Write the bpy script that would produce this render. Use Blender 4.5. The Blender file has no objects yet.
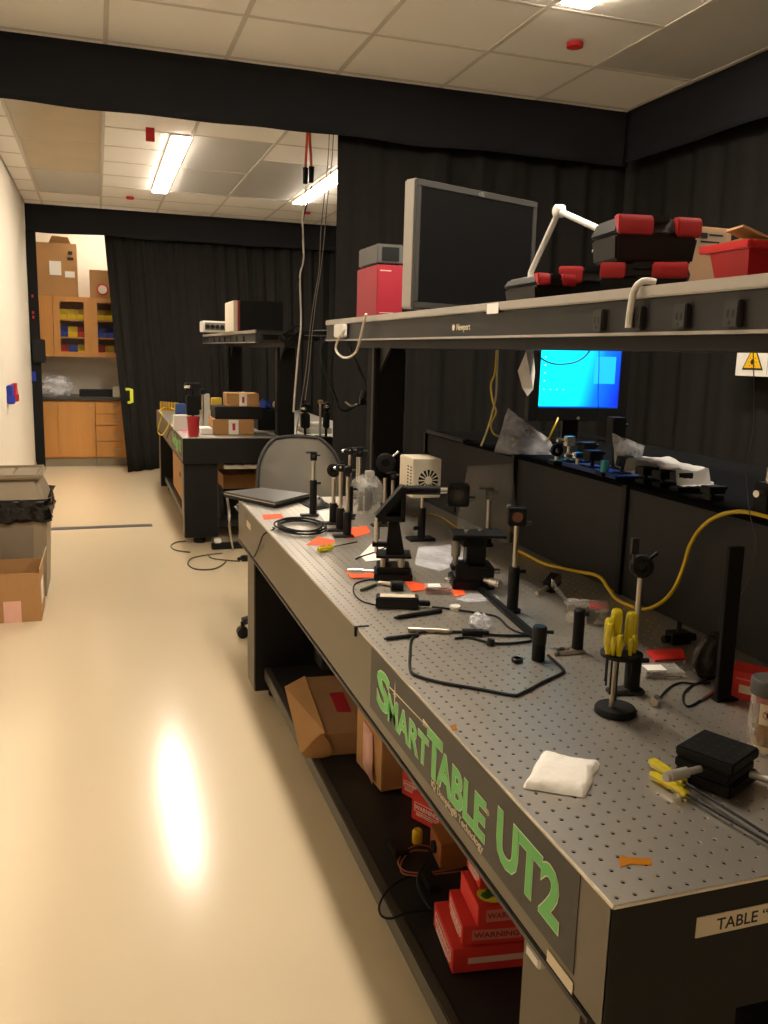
import bpy, bmesh, math, random
from mathutils import Vector, Matrix, noise
random.seed(7)
D = bpy.data; S = bpy.context.scene; COL = S.collection
PI = math.pi
T = 0.8            # height of the optical table tops above the floor
CEIL = 2.95

# ------------------------------------------------------------------ camera
F = 865.05
CAM = Vector((-0.5655, -0.7940, 0.6409 + T))
RT = Vector((0.95040276, -0.30982705, 0.02723594)); UP = Vector((0.03056369, 0.18018137, 0.98315845)); FW = Vector((0.30951649, 0.93356407, -0.18071433))
cd = D.cameras.new('camera'); cam = D.objects.new('camera', cd); COL.objects.link(cam)
cd.sensor_fit = 'VERTICAL'; cd.sensor_height = 36.0; cd.lens = F * 36 / 1024; cd.clip_start = 0.02; cd.clip_end = 60
mw = Matrix.Identity(4)
for i in range(3):
    mw[i][0] = RT[i]; mw[i][1] = UP[i]; mw[i][2] = -FW[i]; mw[i][3] = CAM[i]
cam.matrix_world = mw
S.camera = cam

# ------------------------------------------------------------------ world + exposure
w = D.worlds.new('world'); S.world = w; w.use_nodes = True
w.node_tree.nodes['Background'].inputs[0].default_value = (1, .85, .7, 1)
w.node_tree.nodes['Background'].inputs[1].default_value = 0.02
S.view_settings.view_transform = 'Standard'; S.view_settings.look = 'None'
S.view_settings.exposure = 1.48; S.view_settings.gamma = 1.0; S.view_settings.use_curve_mapping = False
LAMP = 25.0        # brightness of the fluorescent tubes
LAMPCOL = (1.0, .89, .745)

# ------------------------------------------------------------------ helpers
def at(px, py, **k):
    """pixel + one known world coordinate -> world point"""
    d = RT * ((px - 384) / F) - UP * ((py - 512) / F) + FW
    a, v = list(k.items())[0]; i = 'xyz'.index(a)
    return CAM + d * ((v - CAM[i]) / d[i])
def tt(px, py): return at(px, py, z=T)
def zat(px, py, y): return at(px, py, y=y).z

def lin(c):
    return tuple(((u / 12.92) if u <= .04045 else ((u + .055) / 1.055) ** 2.4) for u in [q / 255 for q in c])

MATS = {}
def M(name, rgb=None, rough=.5, metal=0., var=.10, scale=9., bump=0., bscale=60., stretch=None, alpha=1., trans=0., spec=.5, coat=0., emit=None, es=0., ior=1.45, sheen=0.):
    if name in MATS: return MATS[name]
    m = D.materials.new(name); m.use_nodes = True; nt = m.node_tree; b = nt.nodes['Principled BSDF']
    c = lin(rgb)
    tc = nt.nodes.new('ShaderNodeTexCoord'); mp = nt.nodes.new('ShaderNodeMapping')
    nt.links.new(tc.outputs['Object'], mp.inputs[0])
    if stretch: mp.inputs['Scale'].default_value = stretch
    nz = nt.nodes.new('ShaderNodeTexNoise'); nz.inputs['Scale'].default_value = scale; nz.inputs['Detail'].default_value = 4
    nt.links.new(mp.outputs[0], nz.inputs['Vector'])
    mx = nt.nodes.new('ShaderNodeMix'); mx.data_type = 'RGBA'
    nt.links.new(nz.outputs[0], mx.inputs[0])
    mx.inputs[6].default_value = (*[u * (1 - var) for u in c], 1); mx.inputs[7].default_value = (*[min(1, u * (1 + var)) for u in c], 1)
    nt.links.new(mx.outputs[2], b.inputs['Base Color'])
    b.inputs['Roughness'].default_value = rough; b.inputs['Metallic'].default_value = metal
    b.inputs['Specular IOR Level'].default_value = spec; b.inputs['IOR'].default_value = ior
    b.inputs['Alpha'].default_value = alpha; b.inputs['Transmission Weight'].default_value = trans
    b.inputs['Coat Weight'].default_value = coat; b.inputs['Sheen Weight'].default_value = sheen
    if emit: b.inputs['Emission Color'].default_value = (*emit, 1); b.inputs['Emission Strength'].default_value = es
    if bump:
        n2 = nt.nodes.new('ShaderNodeTexNoise'); n2.inputs['Scale'].default_value = bscale; n2.inputs['Detail'].default_value = 3
        nt.links.new(mp.outputs[0], n2.inputs['Vector'])
        bp = nt.nodes.new('ShaderNodeBump'); bp.inputs['Strength'].default_value = bump; bp.inputs['Distance'].default_value = .01
        nt.links.new(n2.outputs[0], bp.inputs['Height']); nt.links.new(bp.outputs[0], b.inputs['Normal'])
    MATS[name] = m
    return m

class MB:
    def __init__(s): s.v = []; s.f = []; s.M = Matrix.Identity(4)
    def add(s, vs, fs):
        n = len(s.v); s.v += [s.M @ Vector(p) for p in vs]; s.f += [tuple(i + n for i in f) for f in fs]; return s
    def box(s, x0, x1, y0, y1, z0, z1):
        return s.add([(x0,y0,z0),(x1,y0,z0),(x1,y1,z0),(x0,y1,z0),(x0,y0,z1),(x1,y0,z1),(x1,y1,z1),(x0,y1,z1)],
                     [(3,2,1,0),(4,5,6,7),(0,1,5,4),(1,2,6,5),(2,3,7,6),(3,0,4,7)])
    def cb(s, c, d): return s.box(c[0]-d[0]/2, c[0]+d[0]/2, c[1]-d[1]/2, c[1]+d[1]/2, c[2]-d[2]/2, c[2]+d[2]/2)
    def cyl(s, p0, p1, r0, r1=None, n=16, cap=True):
        p0 = Vector(p0); p1 = Vector(p1); r1 = r0 if r1 is None else r1
        a = (p1 - p0).normalized(); u = a.orthogonal().normalized(); v = a.cross(u)
        ring = lambda p, r: [p + (u * math.cos(2*PI*k/n) + v * math.sin(2*PI*k/n)) * r for k in range(n)]
        fs = [(k, (k+1) % n, n + (k+1) % n, n + k) for k in range(n)]
        if cap: fs += [tuple(reversed(range(n))), tuple(range(n, 2*n))]
        return s.add(ring(p0, r0) + ring(p1, r1), fs)
    def tube(s, pts, r, n=7, sub=4, closed=False):
        P = [Vector(p) for p in pts]; Q = []
        N = len(P)
        g = (lambda i: P[i % N]) if closed else (lambda i: P[max(0, min(N-1, i))])
        for i in range(N if closed else N-1):
            a, b, c, d = g(i-1), g(i), g(i+1), g(i+2)
            for k in range(sub):
                t = k / sub
                Q.append(.5 * ((2*b) + (c-a)*t + (2*a-5*b+4*c-d)*t*t + (3*b-a-3*c+d)*t**3))
        if not closed: Q.append(P[-1])
        m = len(Q); vs = []; fs = []; u = None
        for i, q in enumerate(Q):
            tg = (Q[(i+1) % m] - Q[i-1]) if closed else (Q[min(m-1, i+1)] - Q[max(0, i-1)])
            if tg.length < 1e-9: tg = Vector((0, 0, 1))
            tg.normalize()
            u = tg.orthogonal() if u is None else u - tg * u.dot(tg)
            if u.length < 1e-6: u = tg.orthogonal()
            u.normalize(); v = tg.cross(u)
            vs += [q + (u * math.cos(2*PI*k/n) + v * math.sin(2*PI*k/n)) * r for k in range(n)]
        for i in range(m if closed else m-1):
            j = (i+1) % m
            fs += [(i*n+k, i*n+(k+1) % n, j*n+(k+1) % n, j*n+k) for k in range(n)]
        if not closed: fs += [tuple(reversed(range(n))), tuple(range((m-1)*n, m*n))]
        return s.add(vs, fs)
    def lathe(s, prof, c=(0,0,0), n=24, axis='z', cap=True):
        vs = []; fs = []
        for r, z in prof:
            for k in range(n):
                a = 2*PI*k/n; p = (r*math.cos(a), r*math.sin(a), z)
                if axis == 'y': p = (p[0], p[2], p[1])
                if axis == 'x': p = (p[2], p[0], p[1])
                vs.append((c[0]+p[0], c[1]+p[1], c[2]+p[2]))
        m = len(prof)
        for i in range(m-1):
            fs += [(i*n+k, i*n+(k+1) % n, (i+1)*n+(k+1) % n, (i+1)*n+k) for k in range(n)]
        if cap: fs += [tuple(reversed(range(n))), tuple(range((m-1)*n, m*n))]
        return s.add(vs, fs)
    def prism(s, poly, axis, a, b):
        """poly: 2D points in the plane across axis; extruded from a to b"""
        n = len(poly)
        mk = {'x': lambda u, v, t: (t, u, v), 'y': lambda u, v, t: (u, t, v), 'z': lambda u, v, t: (u, v, t)}[axis]
        vs = [mk(u, v, a) for u, v in poly] + [mk(u, v, b) for u, v in poly]
        return s.add(vs, [tuple(reversed(range(n))), tuple(range(n, 2*n))] + [(k, (k+1) % n, n+(k+1) % n, n+k) for k in range(n)])
    def quad(s, a, b, c, d, th=.002):
        a, b, c, d = map(Vector, (a, b, c, d)); n = (b-a).cross(d-a).normalized() * th
        return s.add([a, b, c, d, a+n, b+n, c+n, d+n], [(3,2,1,0),(4,5,6,7),(0,1,5,4),(1,2,6,5),(2,3,7,6),(3,0,4,7)])
    def grid(s, fn, nu, nv):
        vs = [fn(i/nu, j/nv) for j in range(nv+1) for i in range(nu+1)]
        return s.add(vs, [(j*(nu+1)+i, j*(nu+1)+i+1, (j+1)*(nu+1)+i+1, (j+1)*(nu+1)+i) for j in range(nv) for i in range(nu)])

def rootloc(o):
    while o.parent: o = o.parent
    return Vector(o.location)
def tag(o, label=None, cat=None, group=None, kind=None):
    if label: o['label'] = label
    if cat: o['category'] = cat
    if group: o['group'] = group
    if kind: o['kind'] = kind
    return o
def obj(name, mb, mat, parent=None, bevel=0, smooth=True, label=None, cat=None, group=None, kind=None, seg=2, recalc=True, thick=0):
    """mb is in world coordinates; a top-level object gets its origin at the centre of its base"""
    if parent: org = rootloc(parent)
    else:
        xs = [p.x for p in mb.v]; ys = [p.y for p in mb.v]; zs = [p.z for p in mb.v]
        org = Vector(((min(xs)+max(xs))/2, (min(ys)+max(ys))/2, min(zs)))
    me = D.meshes.new(name); me.from_pydata([tuple(p - org) for p in mb.v], [], mb.f)
    if bevel or recalc:
        bm = bmesh.new(); bm.from_mesh(me)
        if recalc: bmesh.ops.recalc_face_normals(bm, faces=bm.faces)
        if bevel:
            ed = [e for e in bm.edges if len(e.link_faces) == 2 and e.calc_face_angle(0) > .5]
            bmesh.ops.bevel(bm, geom=ed, offset=bevel, segments=seg, affect='EDGES', clamp_overlap=True)
        bm.to_mesh(me); bm.free()
    if smooth:
        me.shade_smooth(); me.set_sharp_from_angle(angle=.7)
    me.materials.append(mat)
    o = D.objects.new(name, me); COL.objects.link(o)
    if parent: o.parent = parent
    else: o.location = org
    if thick:
        md = o.modifiers.new('thickness', 'SOLIDIFY'); md.thickness = thick; md.offset = 0
    return tag(o, label, cat, group, kind)
def thing(name, label, cat, loc, group=None, kind=None):
    o = D.objects.new(name, None); COL.objects.link(o); o.location = loc; o.empty_display_size = .05
    return tag(o, label, cat, group, kind)
def shared(name, me, loc, parent, rot=None, scale=None):
    o = D.objects.new(name, me); COL.objects.link(o); o.parent = parent; o.location = Vector(loc) - rootloc(parent)
    if rot is not None: o.rotation_euler = rot
    if scale is not None: o.scale = scale
    return o
def mesh_of(name, mb, mat, bevel=0):
    o = obj(name, mb, mat, None, bevel); me = o.data; org = Vector(o.location); D.objects.remove(o); me.transform(Matrix.Translation(org)); return me
def text(name, body, size, mat, parent, origin, xdir, ydir, extrude=.0004, offset=0., sx=1., spacing=1., align='LEFT', label=None):
    cu = D.curves.new(name, 'FONT'); cu.body = body; cu.size = size; cu.extrude = extrude; cu.offset = offset; cu.space_character = spacing; cu.align_x = align; cu.resolution_u = 3
    t = D.objects.new(name, cu); COL.objects.link(t)
    dg = bpy.context.evaluated_depsgraph_get(); dg.update()
    me = D.meshes.new_from_object(t.evaluated_get(dg)); D.objects.remove(t); D.curves.remove(cu)
    X = Vector(xdir).normalized(); Y = Vector(ydir).normalized(); Z = X.cross(Y); O = Vector(origin) - rootloc(parent)
    m = Matrix(((X.x*sx, Y.x, Z.x, O.x), (X.y*sx, Y.y, Z.y, O.y), (X.z*sx, Y.z, Z.z, O.z), (0,0,0,1)))
    me.transform(m); me.materials.clear(); me.materials.append(mat)
    o = D.objects.new(name, me); COL.objects.link(o); o.parent = parent
    if label: o['label'] = label
    return o
def xform(c, rz=0, rx=0, ry=0): return Matrix.Translation(Vector(c)) @ Matrix.Rotation(rz, 4, 'Z') @ Matrix.Rotation(ry, 4, 'Y') @ Matrix.Rotation(rx, 4, 'X')

# ------------------------------------------------------------------ materials
BLK = M('black_anodised', (16,15,15), .5, .0, .15, 30, spec=.25)
BLKM = M('black_matte', (15,14,14), .7, 0, .15, 20, spec=.3)
BLKP = M('black_plastic', (18,18,18), .4, 0, .1, 20, spec=.4)
RUB = M('black_cable', (14,13,13), .55, 0, .1, 40, spec=.3)
STEEL = M('stainless_steel', (196,186,170), .28, .9, .06, 40, stretch=(1,1,.15))
SILV = M('bright_metal', (214,208,198), .25, .85, .06, 30)
DGREY = M('dark_grey_metal', (52,50,47), .45, .2, .1, 15)
WHITE = M('white_paper', (240,236,228), .8, 0, .03, 10)
WPLAS = M('white_plastic', (228,224,214), .4, 0, .04, 10)
YEL = M('yellow_handle', (236,218,24), .15, 0, .06, 40, coat=.4, trans=.45)
YELC = M('yellow_cable', (214,182,30), .45, 0, .05, 30)
ORANGE = M('orange_paper', (250,92,42), .7, 0, .05, 15)
RED = M('red_plastic', (196,28,34), .4, 0, .06, 12)
REDBOX = M('red_carton', (206,48,40), .6, 0, .06, 12)
CARD = M('cardboard', (176,132,84), .85, 0, .08, 5, bump=.12, bscale=40)
CARD2 = M('brown_cardboard_dark', (160,112,66), .85, 0, .08, 5, bump=.12, bscale=40)
CLOTH = M('black_curtain_cloth', (37,35,33), 1., 0, .15, 14, bump=.2, bscale=220, spec=.1)
VAL = M('black_valance_cloth', (35,35,37), 1., 0, .10, 6, bump=.15, bscale=260, spec=.1)
def film(name, tint, rough, body):
    """thin clear plastic film or wall: mostly see-through, with a milky body and a gloss"""
    m = D.materials.new(name); m.use_nodes = True; nt = m.node_tree
    b = nt.nodes['Principled BSDF']; b.inputs['Base Color'].default_value = (*lin(tint), 1); b.inputs['Roughness'].default_value = rough; b.inputs['Specular IOR Level'].default_value = .8
    nz = nt.nodes.new('ShaderNodeTexNoise'); nz.inputs['Scale'].default_value = 3.2; nz.inputs['Detail'].default_value = 2
    rp = nt.nodes.new('ShaderNodeMapRange'); rp.inputs[1].default_value = .35; rp.inputs[2].default_value = .7; rp.inputs[3].default_value = body * .55; rp.inputs[4].default_value = min(1, body * 1.6)
    nt.links.new(nz.outputs[0], rp.inputs[0]); nt.links.new(rp.outputs[0], b.inputs['Alpha'])
    bp = nt.nodes.new('ShaderNodeBump'); bp.inputs['Strength'].default_value = .12; bp.inputs['Distance'].default_value = .02
    nt.links.new(nz.outputs[0], bp.inputs['Height']); nt.links.new(bp.outputs[0], b.inputs['Normal'])
    MATS[name] = m; return m
BAG = film('clear_plastic_bag', (228,228,234), .4, .42)
BAG2 = film('thin_plastic_bag', (220,216,206), .3, .16)
CLEAR = film('clear_plastic', (225,220,210), .12, .28)
PANEL = M('black_hardboard', (38,37,36), .6, 0, .10, 5, spec=.3)
TSIDE = M('table_side_paint', (112,103,88), .42, .1, .07, 3)
TDARK = M('table_dark_panel', (58,55,50), .45, .1, .06, 3)
TEND = M('table_end_black', (22,21,20), .5, 0, .1, 6, spec=.3)
LEGM = M('leg_paint', (100,90,74), .45, .1, .07, 4)
GREEN = M('green_lettering', (112,204,112), .5, 0, .03, 10)
OUTL = M('pale_lettering_edge', (226,236,206), .5, 0, .03, 10)
CREAM = M('cream_label', (222,208,182), .6, 0, .04, 10)
BLACKINK = M('black_ink', (40,38,36), .7, 0, .05, 10)
WOOD = M('maple_wood', (196,138,72), .42, 0, .14, 3, stretch=(6,6,.6), bump=.03)
GREYSH = M('shelf_light_grey', (176,169,160), .42, .3, .06, 10)
SHELFM = M('shelf_charcoal', (38,37,36), .45, .2, .08, 10)

# ------------------------------------------------------------------ room
X0, X1, Y0, Y1 = -1.28, 2.80, -3.0, 10.95
fm = M('floor_vinyl', (226,208,176), .17, 0, .04, 1.3, spec=.42, bump=.012, bscale=9)
obj('floor', MB().box(X0-.1, X1+.1, Y0-.1, Y1+.1, -.05, 0), fm, kind='structure')
wm = M('wall_paint_white', (226,216,198), .7, 0, .02, 2)
obj('wall_left', MB().box(X0-.1, X0, Y0, Y1, 0, CEIL+.1), wm, kind='structure')
obj('wall_right', MB().box(X1, X1+.1, Y0, Y1, 0, CEIL+.1), wm, kind='structure')
obj('wall_front', MB().box(X0, X1, Y0-.1, Y0, 0, CEIL+.1), wm, kind='structure')
obj('wall_back', MB().box(X0, X1, Y1, Y1+.1, 0, CEIL+.1), wm, kind='structure')
obj('baseboard_left', MB().box(X0, X0+.012, Y0, 9.85, 0, .1), M('grey_baseboard', (150,138,118), .5), kind='structure')
# suspended ceiling: grid bars and single tiles
ceil = obj('ceiling', MB().box(X0-.1, X1+.1, Y0-.1, Y1+.1, CEIL+.03, CEIL+.12), wm, kind='structure')
XL = [X0] + [-1.09 + .6125*k for k in range(7)] + [X1]
YL = [3.54 + .61*k for k in range(-10, 13)]
YL = [Y0] + [y for y in YL if Y0+.1 < y < Y1-.1] + [Y1]
tilem = M('ceiling_tile', (243,238,230), .9, 0, .05, 160, bump=.25, bscale=260)
railm = M('ceiling_rail_paint', (206,198,186), .5, 0, .03, 10)
off = {}   # cells that hold switched-off troffer lights
def cells(i, ya, yb):
    for j in range(len(YL)-1):
        m = (YL[j]+YL[j+1])/2
        if ya < m < yb: off[(i, j)] = 1
tl = {}
def tile_mesh(wd, dp):
    k = (round(wd, 3), round(dp, 3))
    if k not in tl: tl[k] = mesh_of('ceiling_tile', MB().box(-wd/2+.010, wd/2-.010, -dp/2+.010, dp/2-.010, 0, .014), tilem, .002)
    return tl[k]
troffers = [(1, 5.37, 6.59, 0), (1, 6.59, 7.81, 0), (1, 7.81, 9.03, 1), (3, 5.98, 7.20, 1), (3, 7.20, 8.42, 1), (4, 6.59, 8.42, 1), (6, 2.32, 3.54, 1)]
for i, ya, yb, kk in troffers: cells(i, ya, yb)
for i in range(len(XL)-1):
    for j in range(len(YL)-1):
        if (i, j) in off: continue
        wd = XL[i+1]-XL[i]; dp = YL[j+1]-YL[j]
        shared('ceiling_tile', tile_mesh(wd, dp), ((XL[i]+XL[i+1])/2, (YL[j]+YL[j+1])/2, CEIL+.004), ceil)
for x in XL[1:-1]: obj('ceiling_rail', MB().box(x-.012, x+.012, Y0, Y1, CEIL, CEIL+.03), railm, ceil)
for y in YL[1:-1]:
    for i in range(len(XL)-1):
        if any(i == q and ya+.1 < y < yb-.1 for q, ya, yb, kk in troffers): continue
        obj('ceiling_rail', MB().box(XL[i]+.012, XL[i+1]-.012, y-.0115, y+.0115, CEIL+.001, CEIL+.029), railm, ceil)
offm = [M('troffer_lens_warm', (190,176,150), .35, 0, .12, 3, spec=.6), M('troffer_lens_grey', (196,192,186), .45, 0, .06, 3, spec=.5)]
tlab = ['unlit tan troffer lens in the ceiling nearest the dark beam along the white wall', 'unlit tan troffer lens in the ceiling along the white wall, middle of three', 'unlit grey troffer lens in the ceiling along the white wall, farthest of three',
        'unlit grey troffer lens beside the long lit tube, nearer half', 'unlit grey troffer lens beside the long lit tube, farther half', 'unlit grey troffer lens in the ceiling between the two lit tubes beside hanging cables', 'unlit grey troffer lens in the near ceiling by the corner curtain']
for (i, ya, yb, kk), lb in zip(troffers, tlab):
    t = thing('ceiling_troffer', lb, 'ceiling light', ((XL[i]+XL[i+1])/2, (ya+yb)/2, CEIL), 'unlit ceiling troffers')
    obj('lens', MB().box(XL[i]+.014, XL[i+1]-.014, ya+.014, yb-.014, CEIL+.004, CEIL+.012), offm[kk], t)
    obj('housing', MB().box(XL[i]+.03, XL[i+1]-.03, ya+.03, yb-.03, CEIL+.012, CEIL+.03), DGREY, t)
# lit linear fixtures, plus an added fill light over the cabinets
lm = M('lit_diffuser', (255,250,240), .5, 0, 0, 1, emit=LAMPCOL, es=LAMP)
hm = M('fixture_white', (225,222,214), .4, 0, .03, 5)
for x, ya, yb, lb in [(.065, 5.98, 8.42, 'long lit fluorescent ceiling light above the far aisle'), (1.47, 5.98, 8.42, 'lit fluorescent ceiling light behind the hanging orange cables'),
                      (1.44, .40, 2.84, 'lit fluorescent ceiling light at the top edge above the overhead shelf'), (.065, .90, 2.84, 'lit fluorescent ceiling light above the near table edge and aisle'),
                      (-.4, 10.0, 10.85, 'added unseen short fill light above the wooden cabinets')]:
    t = thing('ceiling_light', lb, 'ceiling light', (x, (ya+yb)/2, CEIL-.05), 'lit ceiling lights')
    hw = .068
    if yb - ya < 1: obj('housing', MB().box(x-.5, x+.5, 10.3, 10.46, CEIL-.02, CEIL+.003), hm, t); obj('diffuser', MB().box(x-.48, x+.48, 10.31, 10.45, CEIL-.05, CEIL-.02), M('alcove_fill_diffuser', (255,250,240), .5, 0, 0, 1, emit=LAMPCOL, es=LAMP*.45), t, .008)  # short light added out of view to brighten the cabinet alcove
    else: obj('housing', MB().box(x-hw-.006, x+hw+.006, ya, yb, CEIL-.010, CEIL+.003), hm, t); obj('diffuser', MB().box(x-hw, x+hw, ya+.01, yb-.01, CEIL-.020, CEIL-.010), lm, t, .004)
# red ceiling tags
redm = M('red_tag', (190,36,38), .5)
for (px, py), lb in [((575,43), 'small red round tag on the near ceiling tile'), ((150,127), 'small red square tag hanging from ceiling beside the long lit light'), ((130,197), 'tiny red tag on ceiling near the far curtain'), ((307,212), 'tiny red tag on ceiling under the hanging cables')]:
    p = at(px, py, z=CEIL)
    if px == 150: mb = MB().cb((p.x, p.y, CEIL-.05), (.06, .02, .09))
    else: mb = MB().lathe([(.035,-.022),(.04,-.02),(.04,0)], (p.x, p.y, CEIL), 16)
    obj('ceiling_tag', mb, redm, label=lb, cat='tag', group='red ceiling tags')

# ------------------------------------------------------------------ curtains and valances
def curtain(name, label, a, b, z0, z1, folds, amp, nrm, seed, lean=0., flare=1.25, pud=0.):
    a = Vector(a); b = Vector(b); L = (b-a).length; nrm = Vector(nrm)
    def fn(u, v):
        uu = u + .012*noise.noise((u*9, v*1.3, seed)) 
        base = a + (b-a)*u
        if lean: base += (b-a).normalized() * (lean * (1-v) * (1-u))
        am = amp*(flare - (flare-1)*v)
        k = math.sin(2*PI*folds*uu + 1.7*noise.noise((u*5, 0, seed+3)))
        k = .45*k*(1+noise.noise((u*6, v*.5, seed+5))); k2 = .15*math.sin(2*PI*folds*2.3*uu + seed) + 1.0*noise.noise((u*folds*.55, v*.6, seed+9))
        p = base + nrm*(am*(k+k2)); p -= nrm*(pud*(1-v)**2*max(0, 1-u/.22)); p.z = z0 + (z1-z0)*v
        return p
    nu = int(folds*18); mb = MB().grid(fn, nu, 12)
    return obj(name, mb, CLOTH, label=label, cat='curtain', recalc=False, thick=.003)
curtain('black_curtain', 'tall black curtain hanging behind the near shelf monitor', (.78, 4.30, 0), (2.68, 4.30, 0), .015, CEIL-.26, 8, .034, (0,1,0), 1)
curtain('black_curtain', 'long black side curtain behind the near table with the warning sign', (2.72, 4.40, 0), (2.72, -1.8, 0), .015, CEIL-.26, 20, .03, (1,0,0), 5)
curtain('black_curtain', 'black far curtain drawn half across the doorway to the cabinets', (-.45, 9.985, 0), (2.6, 9.985, 0), .015, CEIL-.24, 20, .04, (0,1,0), 8, lean=.18, pud=.55)
curtain('black_curtain', 'black side curtain behind the far table', (2.70, 9.85, 0), (2.70, 4.5, 0), .015, CEIL-.03, 22, .03, (1,0,0), 12)
def valance(label, a, b, z0, z1, nrm, seed):
    a = Vector(a); b = Vector(b); nrm = Vector(nrm)
    def fn(u, v):
        p = a + (b-a)*u + nrm*(.012*math.sin(u*40+seed)*(1-v) + .012*noise.noise((u*12, v*2, seed)))
        p.z = z0 + (z1-z0)*v + (1-v)*(.014*noise.noise((u*7, 0, seed+2)))
        return p
    obj('curtain_valance', MB().grid(fn, 90, 6), VAL, label=label, cat='valance', recalc=False, thick=.006)
valance('black cloth valance spanning the room below the near ceiling', (X0+.005, 4.19, 0), (2.63, 4.19, 0), T+1.83, CEIL-.002, (0,1,0), 1)
valance('black cloth valance along the near right ceiling edge', (2.60, 4.18, 0), (2.60, -1.8, 0), T+1.84, CEIL-.002, (1,0,0), 4)
valance('black cloth valance above the far doorway and curtain', (X0+.005, 9.87, 0), (2.6, 9.87, 0), T+1.852, CEIL-.002, (0,1,0), 7)
# black post at the left of the far doorway
t = thing('door_post', 'tall black post at the left of the far doorway', 'post', (-1.235, 9.90, 0))
obj('post', MB().box(X0+.002, -1.175, 9.895, 9.935, 0, T+1.86), BLKM, t, .004)
p = at(40, 351, y=9.88)
obj('lock_box', MB().box(-1.255, -1.12, 9.845, 9.895, p.z-.13, p.z+.13), BLKP, t, .008)
bl = M('blue_plastic', (38,62,178), .4); rd = M('red_clip', (186,40,50), .4)
obj('blue_tag', MB().cb((-1.255, 9.885, T+.27), (.04,.02,.11)), bl, t, .004)
for zz in (T+.93, T+.98, T+1.16): obj('red_tag', MB().cb((-1.235, 9.887, zz), (.02,.016,.03)), rd, t)
# wall clips
for (px, py), c, lb in [((9, 393), bl, 'blue plastic holder on the white wall'), ((13, 391), rd, 'red plastic holder on the white wall')]:
    p = at(px, py, x=X0+.01)
    obj('wall_holder', MB().box(X0, X0+.04, p.y-.10, p.y+.10, p.z-.065, p.z+.065).box(X0, X0+.06, p.y-.11, p.y-.03, p.z-.085, p.z-.02), c, None, .006, label=lb, cat='holder', group='plastic holders on the wall')
obj('floor_strip', MB().add([(-.965,6.33,.0),(-.18,6.35,.0),(-.18,6.44,.0),(-.965,6.42,.0),(-.965,6.335,.006),(-.18,6.355,.006),(-.18,6.435,.006),(-.965,6.415,.006)], [(3,2,1,0),(4,5,6,7),(0,1,5,4),(1,2,6,5),(2,3,7,6),(3,0,4,7)]),
    M('grey_strip', (92,88,88), .5, .4), label='thin dark metal strip across the beige floor', cat='floor strip')
p = at(130, 395, y=9.62)
t = thing('yellow_hook', 'yellow hook clipped to the edge of the far black curtain', 'hook', (p.x, 9.62, p.z-.1))
obj('hook_bar', MB().box(p.x, p.x+.035, 9.60, 9.63, p.z-.09, p.z+.07), M('yellow_hook_paint', (214,222,60), .5), t, .006)
obj('hook_tip', MB().box(p.x-.05, p.x+.01, 9.602, 9.628, p.z+.05, p.z+.08).box(p.x-.03, p.x+.01, 9.602, 9.628, p.z-.10, p.z-.07), MATS['yellow_hook_paint'], t, .006)

# ------------------------------------------------------------------ cabinets beyond the doorway
CY = 10.16
def cabx(px): return at(px, 400, y=CY).x
xl, xm, xr, xe = -1.2, cabx(57), cabx(95), .5
knobm = M('brushed_knob', (170,165,155), .35, .8)
bc = thing('base_cabinet', 'low maple base cabinet with two doors under the dark counter', 'cabinet', ((xl+xr)/2, CY+.3, 0))
obj('body', MB().box(xl, xr-.004, CY+.02, CY+.75, .1, T-.01), WOOD, bc)
obj('toe_kick', MB().box(xl, xr-.004, CY+.03, CY+.07, 0, .1), M('toe_kick_vinyl', (140,128,106), .6), bc)
for a, b in [(xl+.004, xm-.002), (xm+.002, xr-.006)]:
    d = obj('door', MB().box(a, b, CY, CY+.02, .115, T-.025), WOOD, bc, .002)
    obj('door_knob', MB().lathe([(.006,0),(.006,-.02),(.014,-.022),(.014,-.03)], (b-.05, CY, T-.07), 12, 'y'), knobm, d)
dc = thing('drawer_cabinet', 'low maple cabinet with four stacked drawers beside the curtain', 'cabinet', ((xr+xe)/2, CY+.3, 0))
obj('body', MB().box(xr, xe, CY+.02, CY+.75, .1, T-.01), WOOD, dc)
obj('toe_kick', MB().box(xr, xe, CY+.03, CY+.07, 0, .1), MATS['toe_kick_vinyl'], dc)
for a, b in [(.115,.30),(.305,.49),(.495,.63),(.635,T-.025)]:
    d = obj('drawer', MB().box(xr+.003, xr+.48, CY, CY+.02, a, b-.004), WOOD, dc, .002)
    obj('drawer_pull', MB().box(xr+.2, xr+.29, CY-.02, CY, (a+b)/2-.006, (a+b)/2+.006), knobm, d, .003)
obj('countertop', MB().box(xl-.02, xe, CY-.03, CY+.78, T-.01, T+.025), M('dark_counter', (66,62,56), .35), None, .004, label='dark grey counter on the maple cabinets', cat='countertop')
# wall cabinets with glass doors
UY = 10.42
def upx(px): return at(px, 330, y=UY).x
def upz(py): return at(80, py, y=UY).z
z0, z1 = upz(357), upz(297)
ux = [-1.20, upx(53.5), upx(91), upx(91)+ (upx(91)-upx(53.5))]
uc = thing('wall_cabinet', 'maple wall cabinet with two glass doors full of coloured bins', 'cabinet', ((ux[0]+ux[3])/2, UY+.2, z0))
mb = MB().box(ux[0], ux[1]-.002, UY, Y1-.01, z0, z1)
obj('side_section', mb, WOOD, uc, .002)
c = MB()
c.box(ux[1], ux[3], UY+.02, Y1-.01, z1-.02, z1).box(ux[1], ux[3], UY+.02, Y1-.01, z0, z0+.02).box(ux[1], ux[3], Y1-.03, Y1-.01, z0, z1)
c.box(ux[1], ux[1]+.02, UY+.02, Y1-.01, z0, z1).box(ux[3]-.02, ux[3], UY+.02, Y1-.01, z0, z1).box(ux[2]-.01, ux[2]+.01, UY+.02, Y1-.01, z0, z1)
obj('carcass', c, WOOD, uc)
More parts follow.
